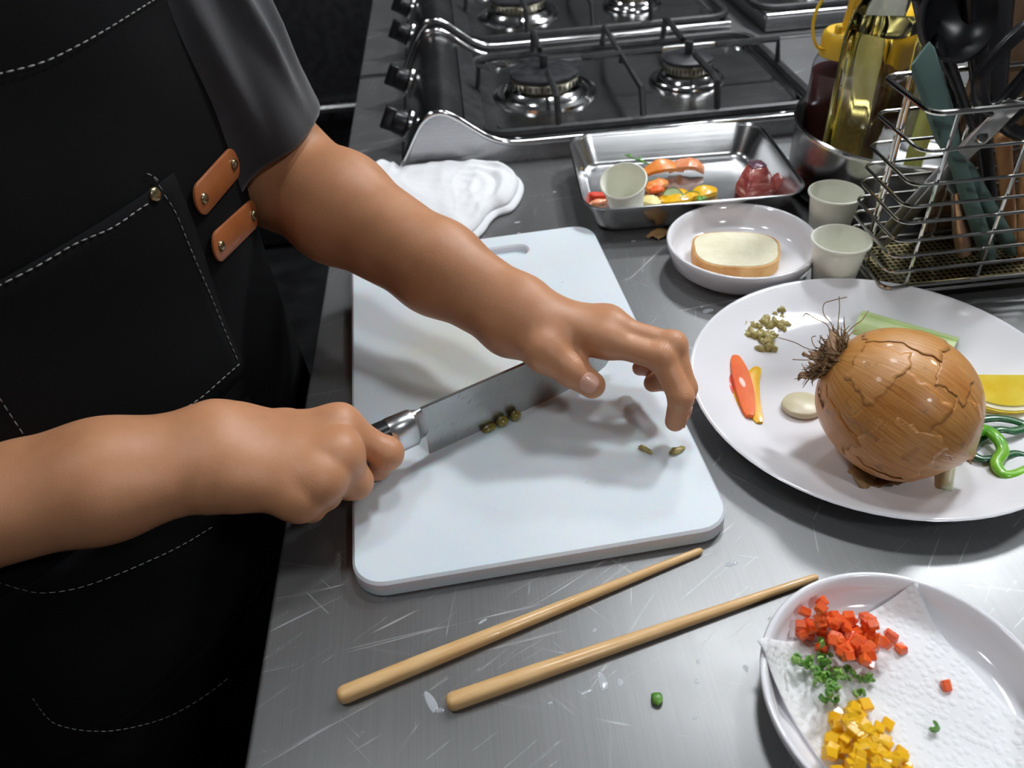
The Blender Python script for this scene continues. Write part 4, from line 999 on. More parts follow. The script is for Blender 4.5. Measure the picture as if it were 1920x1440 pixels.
# teal spatulas, heads upward
a0 = YP(1843, 524, .572); a1 = YP(1726, 100, .572)
stand('silicone_spatula', 'teal silicone spatula leaning with its flat head upward beside the basket post', 'spatula', (a0[0], a0[1], BZ0+.004), a1, [(0, (.004, .004)), (.03, (.0062, .0055)), (.45, (.0062, .005)), (.58, (.008, .0035)), (.68, (.014, .003)), (.97, (.0155, .002)), (1, (.013, .001))], .003, TEAL, (.55, -.8, .2), ['blade'])
a0 = YP(1882, 524, .580); a1 = YP(1800, 300, .585)
stand('silicone_spatula', 'second teal silicone spatula with only its handle rising between the scissors', 'spatula', (a0[0], a0[1], BZ0+.004), a1, [(0, (.004, .004)), (.05, (.0058, .0055)), (.9, (.0062, .0055)), (1, (.004, .003))], .003, TEAL, (.55, -.8, .2), ['handle'])
# scissors
sp_ = YP(1838, 256, .566); tip_ = YP(1638, 452, .610); tip2 = YP(1650, 470, .612)
sc_ = thing('kitchen_scissors', 'kitchen scissors with black loop handles stuck blades-down into the basket', 'scissors', sp_)
dirv = tip_-sp_
obj('blade', [*flatbar(sp_, tip_, [(-.28, (.009, .0012)), (0, (.0105, .0012)), (.25, (.0095, .0012)), (.8, (.006, .001)), (1, (.001, .0006))], .001, (.2, -.9, .4))], GREYM, sc_, label='grey steel blade')
obj('blade', [*flatbar(sp_+np.array([0, .0028, 0]), tip2+np.array([0, .003, 0]), [(-.25, (.008, .0011)), (0, (.0095, .0011)), (.25, (.008, .001)), (.8, (.005, .0009)), (1, (.001, .0006))], .001, (.2, -.9, .4))], GREYM, sc_, label='grey steel blade')
obj('pivot', xf(lathe([(.0048, -.003), (.0048, .002), (.004, .0028), (1e-4, .003)], 16), (0, -.001, 0), (math.radians(65), 0, 0)), CHROME, sc_)
def ring_handle(pix, yy, r=.0058):
    P = smooth_path([YP(x, y, yy)-sp_ for x, y in pix], 5, True); obj('handle', tube(P, r, 10, closed=True), BLACKPL, sc_, angle=180, label='black plastic loop handle')
ring_handle([(1848, 205), (1836, 180), (1838, 145), (1862, 110), (1900, 70), (1935, 48), (1955, 70), (1940, 120), (1905, 165), (1870, 200)], .562)
ring_handle([(1885, 235), (1900, 215), (1930, 190), (1970, 170), (1985, 200), (1960, 240), (1920, 252)], .570)
# black ladles / turners
def utensil(name, label, cat, pix, yy, rr, flat, mt=None, up=(0, -1, .3)):
    P = smooth_path([YP(x, y, yy) for x, y in pix], 5); P = [np.array([p_[0], p_[1], max(p_[2], .0250+.002*k_)]) for k_, p_ in enumerate(P)] if P[0][2] < .025 else P; base = P[0].copy(); t = thing(name, label, cat, base)
    n = len(P); r = np.interp(np.linspace(0, 1, n), np.linspace(0, 1, len(rr)), rr)
    obj('handle', tube([p_-base for p_ in P], list(r), 10, flat=flat, up=up), mt or BLACKPL, t, angle=180); return t, P, base
t, P, b_ = utensil('black_spatula', 'black curved plastic spatula blade with a light edge by the teal spatula', 'spatula', [(1868, 520), (1850, 400), (1832, 270), (1812, 205), (1780, 120), (1755, 75)], .598, [.004, .0045, .005, .010, .013, .008], .28, None, (.9, -.5, .1))
t, P, b_ = utensil('black_ladle', 'black ladle with a broad bowl rising at the back of the basket', 'ladle', [(1885, 505), (1862, 380), (1845, 240), (1838, 140), (1828, 40), (1822, -60)], .612, [.004, .005, .006, .009, .009, .008], .6)
obj('bowl', xf(lathe([(1e-4, 0), (.018, .003), (.030, .014), (.033, .024), (.031, .024), (.027, .013), (.016, .005), (1e-4, .0025)], 28, False, False), YP(1760, 40, .615)-b_, (1.15, .35, 0)), BLACKPL, t)
t, P, b_ = utensil('black_turner', 'black slotted turner standing upright among the basket utensils', 'turner', [(1905, 505), (1890, 380), (1878, 240), (1872, 130), (1868, 20), (1866, -80)], .618, [.004, .0045, .005, .012, .019, .021], .22, None, (.3, -.9, .1))
t, P, b_ = utensil('steel_spoon', 'slim steel spoon handle standing behind the basket post', 'spoon', [(1795, 505), (1790, 400), (1785, 290), (1776, 200), (1770, 120)], .605, [.003, .003, .003, .0035, .004], .5, GREYM)
t, P, b_ = utensil('black_spoon', 'black spoon leaning toward the oil bottle', 'spoon', [(1835, 520), (1815, 400), (1792, 260), (1770, 130), (1750, 50), (1735, -20)], .622, [.004, .004, .005, .007, .012, .012], .5, None)
# wooden utensils and board on the right
for k, (pix, yy, lb) in enumerate((([(1898, 500), (1892, 400), (1884, 300), (1880, 250)], .590, 'wooden spatula handle standing against the dark wooden board'), ([(1915, 500), (1922, 380), (1930, 260), (1936, 200)], .575, 'wooden spoon handle at the basket front'))):
    t, P, b_ = utensil('wooden_spatula', lb, 'spatula', pix, yy, [.005, .0065, .007, .008], .5, WOOD)
p_ = YP(1893, 60, .660)
dk = obj('wooden_board', bevel_mesh('wooden_board', *box((-.03, -.0045, 0), (.09, .0045, .285)), .003, 2, WOODD, 40), None, None, (p_[0]-.005, .6410, .0006), (0, 0, 0)); tag(dk, 'dark brown wooden board standing upright behind the utensil basket', 'wooden board')
t = thing('vegetable_peeler', 'peeler with copper-toned handle lying at the bottom of the basket', 'peeler', YP(1808, 478, .575))
b0 = YP(1808, 478, .575); obj('handle', flatbar(b0, YP(1796, 360, .585), [(0, (.006, .004)), (.2, (.0065, .0045)), (1, (.004, .003))], .003, (0, -1, .2)), mat('copper_handle', (.55, .33, .22), .3, 1.0), t)
obj('blade', flatbar(YP(1796, 362, .585)-0*b0, YP(1782, 330, .588), [(0, (.004, .001)), (.5, (.007, .001)), (1, (.004, .001))], .001, (0, -1, .2)) if False else xf(flatbar(YP(1796, 362, .585), YP(1782, 330, .588), [(0, (.004, .001)), (.5, (.007, .001)), (1, (.004, .001))], .001, (0, -1, .2)), YP(1796, 362, .585)-b0), GREYM, t)

# ================================================================== PERSON (implicit surface, meshed with surface nets)
def cap(p, a, b, ra, rb):
    a = np.asarray(a, np.float32); b = np.asarray(b, np.float32); ab = b-a
    t = np.clip(((p-a)@ab)/(ab@ab+1e-12), 0, 1)
    d = p-a-t[:, None]*ab
    return np.sqrt((d*d).sum(1))-(ra+(rb-ra)*t)
def ball(p, c, r):
    d = p-np.asarray(c, np.float32); return np.sqrt((d*d).sum(1))-r
def ell(p, c, ax, radii):                     # ax: 3x3 rows = axes
    q = (p-np.asarray(c, np.float32))@np.asarray(ax, np.float32).T/np.asarray(radii, np.float32)
    k = np.sqrt((q*q).sum(1)); return (k-1)*min(radii)
def smin(a, b, k):
    h = np.maximum(k-np.abs(a-b), 0)/k; return np.minimum(a, b)-h*h*k*.25
def smax(a, b, k): return -smin(-a, -b, k)
def surfnet(f, lo, hi, h, blk=8, proj=True):
    lo = np.array(lo, np.float64); n = np.ceil((np.array(hi)-lo)/h/blk).astype(int); bs = h*blk
    gi = np.stack(np.meshgrid(*[np.arange(k) for k in n], indexing='ij'), -1).reshape(-1, 3)
    cen = (lo+(gi+.5)*bs).astype(np.float32); act = gi[np.abs(f(cen)) < bs*.87*1.35+2*h]
    NN = n*blk+2; oi = np.stack(np.meshgrid(*[np.arange(blk+1)]*3, indexing='ij'), -1).reshape(-1, 3)
    ids, pos, edges = [], [], []
    ch = 400
    for s in range(0, len(act), ch):
        A = act[s:s+ch]; base = A*blk
        P = (base[:, None, :]+oi[None]).reshape(-1, 3)
        val = f((lo+P*h).astype(np.float32)).reshape(len(A), blk+1, blk+1, blk+1)
        neg = val < 0
        c = [neg[:, dx:blk+dx, dy:blk+dy, dz:blk+dz] for dx in (0, 1) for dy in (0, 1) for dz in (0, 1)]
        v = [val[:, dx:blk+dx, dy:blk+dy, dz:blk+dz] for dx in (0, 1) for dy in (0, 1) for dz in (0, 1)]
        sm_ = sum(x.astype(np.int8) for x in c); m = (sm_ > 0) & (sm_ < 8); w_ = np.argwhere(m)
        if not len(w_): continue
        cv = np.stack([x[m] for x in v], 1); corner = np.array([(dx, dy, dz) for dx in (0, 1) for dy in (0, 1) for dz in (0, 1)], float)
        acc = np.zeros((len(cv), 3)); cnt = np.zeros(len(cv))
        for i in range(8):
            for ax in (4, 2, 1):
                if i & ax: continue
                j = i | ax; x = (cv[:, i] < 0) != (cv[:, j] < 0); t = cv[:, i]/(cv[:, i]-cv[:, j]+1e-20)
                acc[x] += corner[i]+(corner[j]-corner[i])*t[x, None]; cnt[x] += 1
        cell = base[w_[:, 0]]+w_[:, 1:]
        pos.append(lo+(cell+acc/cnt[:, None])*h); ids.append((cell[:, 0]*NN[1]+cell[:, 1])*NN[2]+cell[:, 2])
        edges.append(np.stack([cv[:, 0] < 0, cv[:, 4] < 0, cv[:, 2] < 0, cv[:, 1] < 0], 1))
    ids = np.concatenate(ids); pos = np.concatenate(pos); eg = np.concatenate(edges)
    o = np.argsort(ids); ids, pos, eg = ids[o], pos[o], eg[o]; quads = []
    sx, sy, sz = NN[1]*NN[2], NN[2], 1
    for ax, (d1, d2) in enumerate(((sy, sz), (sz, sx), (sx, sy))):
        m = np.argwhere(eg[:, 0] != eg[:, ax+1])[:, 0]; q4 = []; ok = np.ones(len(m), bool)
        for off in (0, d1, d1+d2, d2):
            k = np.searchsorted(ids, ids[m]-off); k = np.minimum(k, len(ids)-1); ok &= ids[k] == ids[m]-off; q4.append(k)
        Q = np.stack(q4, 1)[ok]; fl = eg[m, 0][ok]; Q[~fl] = Q[~fl][:, ::-1]; quads.append(Q)
    Q = np.concatenate(quads)
    if proj:
        for _ in range(2):
            p32 = pos.astype(np.float32); f0 = f(p32); e = h*.5
            g = np.stack([f((pos+np.eye(3)[k]*e).astype(np.float32))-f0 for k in range(3)], 1)/e
            pos = pos-g*(f0/np.maximum((g*g).sum(1), .3))[:, None]*.8
    return pos, Q
def np_mesh(name, parts, mt):
    V = np.concatenate([p for p, _ in parts]); off = 0; Qs = []
    for p, q_ in parts: Qs.append(q_+off); off += len(p)
    Q = np.concatenate(Qs); me = bpy.data.meshes.new(name)
    me.vertices.add(len(V)); me.vertices.foreach_set('co', V.astype(np.float32).ravel())
    me.loops.add(len(Q)*4); me.loops.foreach_set('vertex_index', Q.astype(np.int32).ravel())
    me.polygons.add(len(Q)); me.polygons.foreach_set('loop_start', np.arange(len(Q), dtype=np.int32)*4)
    me.update(calc_edges=True); me.validate()
    bm = bmesh.new(); bm.from_mesh(me); bmesh.ops.recalc_face_normals(bm, faces=bm.faces); bm.to_mesh(me); bm.free()
    me.shade_smooth(); me.materials.append(mt); return me

# body frame: t = across the body towards the person's left, n = the way the person faces
TT = np.array([.5, .866, 0]); TN = np.array([.866, -.5, 0]); TCN = np.array([-.3435, .5134, 0])
def B(s, d, z): return TCN+TT*s+TN*d+np.array([0, 0, z])
# ---- left arm and hand (free hand resting over the blade)
LEFT = dict(sh=np.array([-.226, .640, .375]), el=D(517, 318, .70), wr=Z(962, 588, .084))
LH = dict(
    w=Z(962, 590, .083),
    i=[(1020, 612, .086), (1138, 640, .083), (1240, 670, .080), (1277, 745, .060), (1266, 790, .040)],
    m=[(1015, 602, .086), (1148, 616, .086), (1260, 648, .083), (1283, 728, .058), (1274, 775, .038)],
    r=[(1005, 598, .080), (1140, 607, .078), (1246, 648, .068), (1254, 712, .046), (1224, 718, .036)],
    p=[(996, 597, .072), (1122, 608, .066), (1208, 645, .056), (1222, 688, .042), (1200, 690, .036)],
    t=[(978, 620, .077), (1022, 660, .080), (1070, 694, .070), (1110, 722, .061)])
# ---- right arm and hand (closed round the knife handle)
RIGHT = dict(sh=B(-.155, -.02, .350), el=Z(405, 853, .080)+(Z(-75, 960, .085)-Z(405, 853, .080))*1.62, wr=Z(405, 853, .080))
RH = dict(
    w=Z(405, 853, .078),
    i=[(440, 806, .078), (636, 797, .070), (724, 850, .047), (706, 874, .0265), (660, 868, .026)],
    m=[(450, 835, .080), (638, 850, .071), (665, 903, .046), (655, 910, .0270), (615, 895, .028)],
    r=[(445, 870, .078), (602, 900, .067), (608, 925, .043), (600, 930, .027), (560, 915, .030)],
    p=[(435, 905, .072), (560, 938, .060), (582, 950, .039), (560, 945, .024), (525, 930, .028)],
    t=[(455, 805, .064), (540, 805, .050), (610, 812, .034), (660, 822, .030)])
def pts(l): return [Z(*q_) for q_ in l]
HANDS = {}
for nm, Hn in (('L', LH), ('R', RH)): HANDS[nm] = dict(w=Hn['w'], **{k: pts(Hn[k]) for k in 'imrpt'})
FR = dict(i=(.0098, .0092, .0084, .0072), m=(.0100, .0094, .0086, .0073), r=(.0096, .0088, .0080, .0069), p=(.0086, .0078, .0070, .0060), t=(.0140, .0122, .0112, .0096))
def finger(p, P, r, k=.004):
    d = cap(p, P[0], P[1], r[0], r[1])
    for a in range(1, len(P)-1): d = smin(d, cap(p, P[a], P[a+1], r[a], r[a+1]), k)
    return d
def hand_sdf(p, nm):
    Hn = HANDS[nm]; w_ = Hn['w']; gk = 1.0 if nm == 'L' else 1.14
    # palm from four metacarpals
    d = None
    for k, rr in (('i', (.0125, .0112)), ('m', (.013, .0115)), ('r', (.0125, .0108)), ('p', (.012, .0100))):
        P = Hn[k]; c = cap(p, P[0], P[1], *rr)
        if nm == 'R' and k != 'p': c = np.minimum(c, 9)
        d = c if d is None else smin(d, c, .014 if nm == 'L' else .024)
    # soft palm pad under the metacarpals
    dn = np.array([0, .25, -1.0]) if nm == 'L' else np.array([.12, .35, -1.0]); dn /= np.linalg.norm(dn)
    mid0 = (Hn['i'][0]+Hn['p'][0])/2; mid1 = (Hn['m'][1]*.55+Hn['r'][1]*.45)
    d = smin(d, cap(p, mid0+dn*.006, mid1*.8+mid0*.2+dn*.007, .016, .014), .016)
    # fingers: knuckle + phalanges; thin groove left between neighbours
    fd = None
    for k in 'imrp':
        P = Hn[k]; r = [q_*gk for q_ in FR[k]]; f_ = finger(p, P[1:], r)
        up = np.array([0, -.15, 1.]) if nm == 'L' else np.array([.1, -.35, .9])
        f_ = smin(f_, ball(p, P[1]+up*(.0022 if nm == 'L' else .0008), r[0]*.98), .008)                         # MCP knuckle
        ax = P[2]-(P[1]+P[3])/2; ax /= (np.linalg.norm(ax)+1e-9)
        f_ = smin(f_, ball(p, P[2]+ax*.0006, r[1]*1.0), .005)                          # PIP knuckle
        fd = f_ if fd is None else smin(fd, f_, .0028)
    d = smin(d, fd, .009 if nm == 'L' else .013)
    # thumb with thenar
    P = Hn['t']; r = FR['t']
    th = finger(p, P[1:], r[1:], .005)
    th = smin(th, cap(p, P[0], P[1], .0165, .0125), .012)
    if nm == 'L': th = smin(th, cap(p, (P[0]+Hn['w'])/2, P[1]*.75+Hn['i'][0]*.25, .0145, .009), .014)
    d = smin(d, th, .010)
    return d
def arm_frame(nm):
    A = LEFT if nm == 'L' else RIGHT
    ax = A['wr']-A['el']; ax = ax/np.linalg.norm(ax); v = CAM-A['wr']; lat = np.cross(v/np.linalg.norm(v), ax); lat /= np.linalg.norm(lat)
    if nm == 'R': lat = np.array([.05, .93, .35]); lat -= ax*(lat@ax); lat /= np.linalg.norm(lat)
    return A, ax, lat
def forearm_sdf(p, nm):
    A, ax, lat = arm_frame(nm); el, wr = A['el'], A['wr']; w_ = HANDS[nm]['w']
    k = 1.0 if nm == 'L' else 1.06
    m1 = el+(wr-el)*.30; m2 = el+(wr-el)*.72
    d = None
    for s in (-1, 1):
        o = lat*s
        kk = 1.0 if nm == 'L' else .86
        chain = [(el+o*.012*kk, .034*k*kk), (m1+o*.011*kk, .0335*k*kk), (m2+o*.0085, .0255*k), (wr+o*(.0105 if nm == 'L' else .0135), .0185*k if nm == 'L' else .0205)]
        c = None
        for (a, ra), (b, rb) in zip(chain, chain[1:]):
            q_ = cap(p, a, b, ra, rb); c = q_ if c is None else smin(c, q_, .02)
        Hn = HANDS[nm]
        far = s > 0
        e1 = (Hn['i'][0]*.7+Hn['m'][0]*.3) if far == (nm == 'R') else (Hn['p'][0]*.7+Hn['r'][0]*.3)
        c = smin(c, cap(p, chain[-1][0], e1, chain[-1][1], .0155), .012)
        d = c if d is None else smin(d, c, .02)
    return d
def upper_sdf(p, nm):
    A = LEFT if nm == 'L' else RIGHT
    return cap(p, A['sh'], A['el'], .047, .0415)
HEADC = B(0.0, .040, .590)
def box_near(p, lo, hi, m): return ((p > np.array(lo, np.float32)-m) & (p < np.array(hi, np.float32)+m)).all(1)
BB = {}
for nm in 'LR':
    allp = np.array([q_ for k in 'imrpt' for q_ in HANDS[nm][k]]+[HANDS[nm]['w']]); A = LEFT if nm == 'L' else RIGHT
    BB[nm+'h'] = (allp.min(0)-.02, allp.max(0)+.02)
    ap = np.array([A['el'], A['wr'], HANDS[nm]['i'][0], HANDS[nm]['p'][0]]); BB[nm+'f'] = (ap.min(0)-.04, ap.max(0)+.04)
def masked(p, key, fn, m=.03):
    lo, hi = BB[key]; d = np.maximum(np.maximum(np.asarray(lo, np.float32)-p, p-np.asarray(hi, np.float32)), 0)
    out = np.sqrt((d*d).sum(1))+m*.6; k = (d.max(1) < m)
    if k.any(): out[k] = np.minimum(out[k]*0+9, fn(p[k]))
    return out
def arm_fine(nm):
    def f(p):
        d = masked(p, nm+'f', lambda q_: forearm_sdf(q_, nm)); d = smin(d, masked(p, nm+'h', lambda q_: hand_sdf(q_, nm)), .018)
        d = smin(d, upper_sdf(p, nm), .03)
        # faint dorsal relief and skin folds
        return d
    return f
def body_coarse(p):
    d = upper_sdf(p, 'L'); d = np.minimum(d, upper_sdf(p, 'R'))
    d = smin(d, cap(p, B(.13, -.02, .355), B(-.13, -.02, .355), .048, .048), .05)
    d = smin(d, cap(p, B(0, -.02, .30), B(0, -.02, -.05), .095, .105), .08)
    d = smin(d, cap(p, B(0, -.015, .40), B(0, .02, .52), .052, .050), .03)
    fw = np.array([.74, -.43, -.52]); fw /= np.linalg.norm(fw); sd = TT; upv = np.cross(fw, sd); upv *= np.sign(upv[2]); ax = np.stack([fw, sd, upv])
    hd = ell(p, HEADC+upv*.035, ax, (.095, .076, .098)); hd = smin(hd, ell(p, HEADC+fw*.032-upv*.045, ax, (.058, .055, .065)), .045)
    nose = cap(p, HEADC+fw*.094+upv*.015, HEADC+fw*.108-upv*.022, .008, .013); hd = smin(hd, nose, .014)
    for s in (-1, 1):
        hd = smin(hd, ell(p, HEADC+sd*s*.077-fw*.005+upv*.0, ax, (.020, .008, .032)), .008)
        hd = smax(hd, -ball(p, HEADC+fw*.098+sd*s*.031+upv*.018, .016), .012)
        hd = smin(hd, ball(p, HEADC+fw*.076+sd*s*.031+upv*.016, .012), .004)
    mouth = cap(p, HEADC+fw*.086+sd*.018-upv*.056, HEADC+fw*.086-sd*.018-upv*.056, .006, .006); hd = smin(hd, mouth, .008)
    return smin(d, hd, .03)
person = thing('person', 'person in a black stitched apron and dark grey t-shirt chopping capers on the board', 'person', B(0, 0, FL))
PO_ = np.array(person.location)
def crease(c, a, r, prev):                        # fine transverse skin folds over a finger joint
    c = c-PO_; a = a/np.linalg.norm(a)
    tc = N(SKIN, 'ShaderNodeTexCoord'); vs_ = N(SKIN, 'ShaderNodeVectorMath'); vs_.operation = 'SUBTRACT'; L(SKIN, tc.outputs['Object'], vs_.inputs[0]); vs_.inputs[1].default_value = tuple(c)
    ln_ = N(SKIN, 'ShaderNodeVectorMath'); ln_.operation = 'LENGTH'; L(SKIN, vs_.outputs[0], ln_.inputs[0])
    dt = N(SKIN, 'ShaderNodeVectorMath'); dt.operation = 'DOT_PRODUCT'; L(SKIN, vs_.outputs[0], dt.inputs[0]); dt.inputs[1].default_value = tuple(a)
    ad = math_(SKIN, 'ABSOLUTE', dt.outputs['Value'])
    msk = ramp(SKIN, math_(SKIN, 'DIVIDE', ad, r*.62), [(.35, 1.0), (1.0, 0.0)]); m2 = ramp(SKIN, math_(SKIN, 'DIVIDE', ln_.outputs['Value'], r*1.7), [(.85, 1.0), (1.0, 0.0)])
    ph = math_(SKIN, 'ADD', math_(SKIN, 'MULTIPLY', dt.outputs['Value'], 3900.0), math_(SKIN, 'MULTIPLY', noise(SKIN, coords(SKIN), 190, 2), 9.0))
    h = math_(SKIN, 'MULTIPLY', math_(SKIN, 'MULTIPLY', math_(SKIN, 'SINE', ph), msk), m2)
    return h if prev is None else math_(SKIN, 'ADD', prev, h)
SKIN = mat('skin_tan', (.55, .29, .18), .46, 0, Subsurface_Weight=.18, Subsurface_Scale=.008)
SKIN.node_tree.nodes['Principled BSDF'].inputs['Subsurface Radius'].default_value = (1.0, .35, .2)
_n = noise(SKIN, coords(SKIN), 28, 4); _c = ramp(SKIN, _n, [(.3, (.53, .240, .117)), (.55, (.605, .282, .143)), (.75, (.645, .31, .166))])
setin(SKIN, 'Base Color', _c)
_v1 = N(SKIN, 'ShaderNodeTexVoronoi'); _v1.inputs['Scale'].default_value = 750; L(SKIN, coords(SKIN), _v1.inputs['Vector'])
_hh = None
for _c_, _a_, _r_ in [(HANDS['L']['t'][2], HANDS['L']['t'][3]-HANDS['L']['t'][1], .011), (HANDS['L']['i'][2], HANDS['L']['i'][2]-HANDS['L']['i'][1], .010), (HANDS['L']['i'][3], HANDS['L']['i'][4]-HANDS['L']['i'][2], .008), (HANDS['L']['m'][2], HANDS['L']['m'][2]-HANDS['L']['m'][1], .010), (HANDS['R']['i'][2], HANDS['R']['i'][2]-HANDS['R']['i'][1], .009)]:
    _hh = crease(_c_, _a_, _r_, _hh)
bump(SKIN, math_(SKIN, 'ADD', math_(SKIN, 'MULTIPLY', _hh, 3.5), math_(SKIN, 'ADD', _v1.outputs['Distance'], math_(SKIN, 'MULTIPLY', noise(SKIN, coords(SKIN), 260, 4), 1.2))), .10, .0005)

PO = np.array(person.location)
parts = []
for nm in 'LR':
    A = LEFT if nm == 'L' else RIGHT
    lo = np.minimum(BB[nm+'f'][0], BB[nm+'h'][0])-.012; hi = np.maximum(BB[nm+'f'][1], BB[nm+'h'][1])+.012; hi[2] += .05
    f_ = arm_fine(nm); cutp = A['el']+(A['sh']-A['el'])*.40; cn = (A['sh']-A['el'])/np.linalg.norm(A['sh']-A['el'])
    fc = lambda p, f_=f_, cutp=cutp, cn=cn: np.maximum(f_(p), ((p-cutp.astype(np.float32))@cn.astype(np.float32)))
    hi = np.maximum(hi, cutp+.06); lo = np.minimum(lo, cutp-.06)
    parts.append(surfnet(fc, lo, hi, .0014))
def bc_cut(p):
    d = body_coarse(p)
    for A in (LEFT, RIGHT):
        cutp = A['el']+(A['sh']-A['el'])*.36; cn = (A['sh']-A['el'])/np.linalg.norm(A['sh']-A['el']); near = np.sqrt(((p-A['el'].astype(np.float32))**2).sum(1)) < .14
        d = np.where(near, np.maximum(d, -((p-cutp.astype(np.float32))@cn.astype(np.float32))), d)
    return d
parts.append(surfnet(bc_cut, (-.64, .22, -.20), (-.10, .86, .80), .005))
me = np_mesh('body', [(p_-PO, q_) for p_, q_ in parts], SKIN)
body = obj('body', me, None, person, label='tanned bare forearms and hands')

# nails
NAIL = noisy('fingernail', (.70, .36, .26), (.76, .41, .30), 120, .35, Coat_Weight=.15)
def nail(nm, fk, updir, w_, l_, r_, back=.0):
    P = HANDS[nm][fk]; tip = P[-1]; ax = tip-P[-2]; ax /= np.linalg.norm(ax); up = np.array(updir, float); up -= ax*(up@ax); up /= np.linalg.norm(up); sd = np.cross(ax, up)
    V, Fc = [], []; n, m_ = 8, 8
    for i in range(n+1):
        for j in range(m_+1):
            u = i/n; v = -1+2*j/m_; half = w_*(1-.62*abs(2*u-1)**3.5)
            a = v*half/r_; c = tip+ax*(-l_*.62-back+l_*u)
            rad = r_*(1.0-.10*u*u)+.0004
            V.append(c+up*rad*math.cos(a)+sd*rad*math.sin(a)-PO)
    for i in range(n):
        for j in range(m_): Fc.append((i*(m_+1)+j, i*(m_+1)+j+1, (i+1)*(m_+1)+j+1, (i+1)*(m_+1)+j))
    o = obj('fingernail', (V, Fc), NAIL, body, angle=180); s = o.modifiers.new('t', 'SOLIDIFY'); s.thickness = .0009; s.offset = 0
nail('L', 't', CAM-HANDS['L']['t'][-1]+np.array([.12, -.05, -.08]), .0072, .0130, .0099, .0015)
nail('L', 'i', np.array([1.0, -.1, .15]), .0050, .0105, .0073)
nail('L', 'm', np.array([1.0, -.1, .15]), .0050, .0105, .0074)

# ---------------------------------------------------------------- clothes
SHIRT = noisy('grey_cotton_jersey', (.022, .022, .027), (.036, .036, .042), 14, .9, bmp=.35, bscale=900, bdist=.0006, Sheen_Weight=.35)
DENIM = mat('black_canvas_apron', (.004, .004, .005), .9, 0, Specular_IOR_Level=.2)
_n = noise(DENIM, coords(DENIM), 9, 5); setin(DENIM, 'Base Color', ramp(DENIM, _n, [(.35, (.0022, .0022, .0026)), (.7, (.0045, .0045, .0055))])); bump(DENIM, noise(DENIM, coords(DENIM, (1, 1, 2)), 1100, 2), .3, .0005)
def tors(p, a, b, pw=2.6):
    q_ = p-TCN.astype(np.float32); s = np.abs(q_@TT.astype(np.float32)); d = np.abs(q_@TN.astype(np.float32))
    return (((s/a)**pw+(d/b)**pw)**(1/pw)-1)*b
def shirt(p):
    q_ = p-TCN.astype(np.float32); s = q_@TT.astype(np.float32); z = p[:, 2]
    d = np.maximum(tors(p, .193, .112), np.maximum(z-.33, -.16-z))
    d = smin(d, cap(p, B(.125, -.02, .352), B(-.125, -.02, .352), .058, .058), .06)
    for nm in 'LR':
        A = LEFT if nm == 'L' else RIGHT; sh, el = A['sh'], A['el']; ln = np.linalg.norm(el-sh); ax = ((el-sh)/ln).astype(np.float32)
        u = (p-sh.astype(np.float32))@ax; rel = p-sh.astype(np.float32)-u[:, None]*ax
        e1 = CAM-(sh+el)/2; e1 = e1-ax*(e1@ax); e1 /= np.linalg.norm(e1); e2 = np.cross(ax, e1); ang = np.arctan2(rel@e2.astype(np.float32), rel@e1.astype(np.float32))
        fold = .0012*np.sin(ang*6-u*30)
        for a0, sl, am, wd in ((-1.25, 1.2, .006, .16), (-.75, -1.6, .0075, .13), (-.1, 1.0, .0085, .14), (.45, -1.8, .006, .12), (.95, .8, .0075, .15), (1.9, 0, .006, .2), (-2.2, 0, .006, .2)):
            fold = fold-am*np.exp(-((ang-a0-sl*(u-ln*.5))/wd)**2)*np.clip(u*10, 0, 1)*np.clip((ln*.84-u)*14, .12, 1)
        fold = fold+.0022
        tip_ = sh+(el-sh)*.86
        o = cap(p, sh-np.array([0, 0, .005]), tip_, .064, .0635)+fold
        hem = u-ln*.86
        d = smin(d, smax(o, hem, .004), .035)
        inner = np.maximum(cap(p, sh+(el-sh)*.35, sh+(el-sh)*1.3, .0545, .0550)+fold, -(u-ln*.66))
        d = smax(d, -inner, .003)
    neck = cap(p, B(0, -.02, .38), B(0, .03, .52), .062, .075); d = smax(d, -neck, .006)
    return d+.0012*np.sin(p[:, 0]*60+p[:, 2]*45)*np.sin(p[:, 1]*50)
sv, sq_ = surfnet(shirt, (-.68, .16, -.19), (-.06, .88, .46), .0032)
obj('t_shirt', np_mesh('t_shirt', [(sv-PO, sq_)], SHIRT), None, person, label='dark grey short-sleeved t-shirt')
def trousers(p):
    z = p[:, 2]; d = np.maximum(tors(p, .175, .112), np.maximum(z+.05, -.30-z))
    for s in (-1, 1):
        d = smin(d, cap(p, B(s*.085, 0, -.22), B(s*.10, .0, -.80), .082, .052), .04)
    return np.maximum(d, -(z+.79))
tv, tq = surfnet(trousers, (-.66, .20, -.81), (-.08, .78, -.02), .007)
obj('trousers', np_mesh('trousers', [(tv-PO, tq)], noisy('dark_trouser_cloth', (.012, .012, .014), (.022, .022, .025), 10, .9)), None, person, label='dark trousers')
def shoe(s):
    rings = []
    for x, w_, h_ in ((-.09, .025, .05), (-.075, .036, .075), (-.02, .040, .085), (.05, .046, .06), (.12, .046, .042), (.155, .034, .032), (.168, .015, .02)):
        ring = []
        for a in range(16):
            g_ = 2*math.pi*a/16; y = w_*math.cos(g_); z = h_*.5+h_*.5*math.copysign(abs(math.sin(g_))**.7, math.sin(g_))
            ring.append(B(s*.10, x, 0)+TT*y+np.array([0, 0, FL+z+.0005])-PO)
        rings.append(ring)
    obj('shoe', loft(rings), BLACKPL, person, angle=60)
shoe(-1); shoe(1)
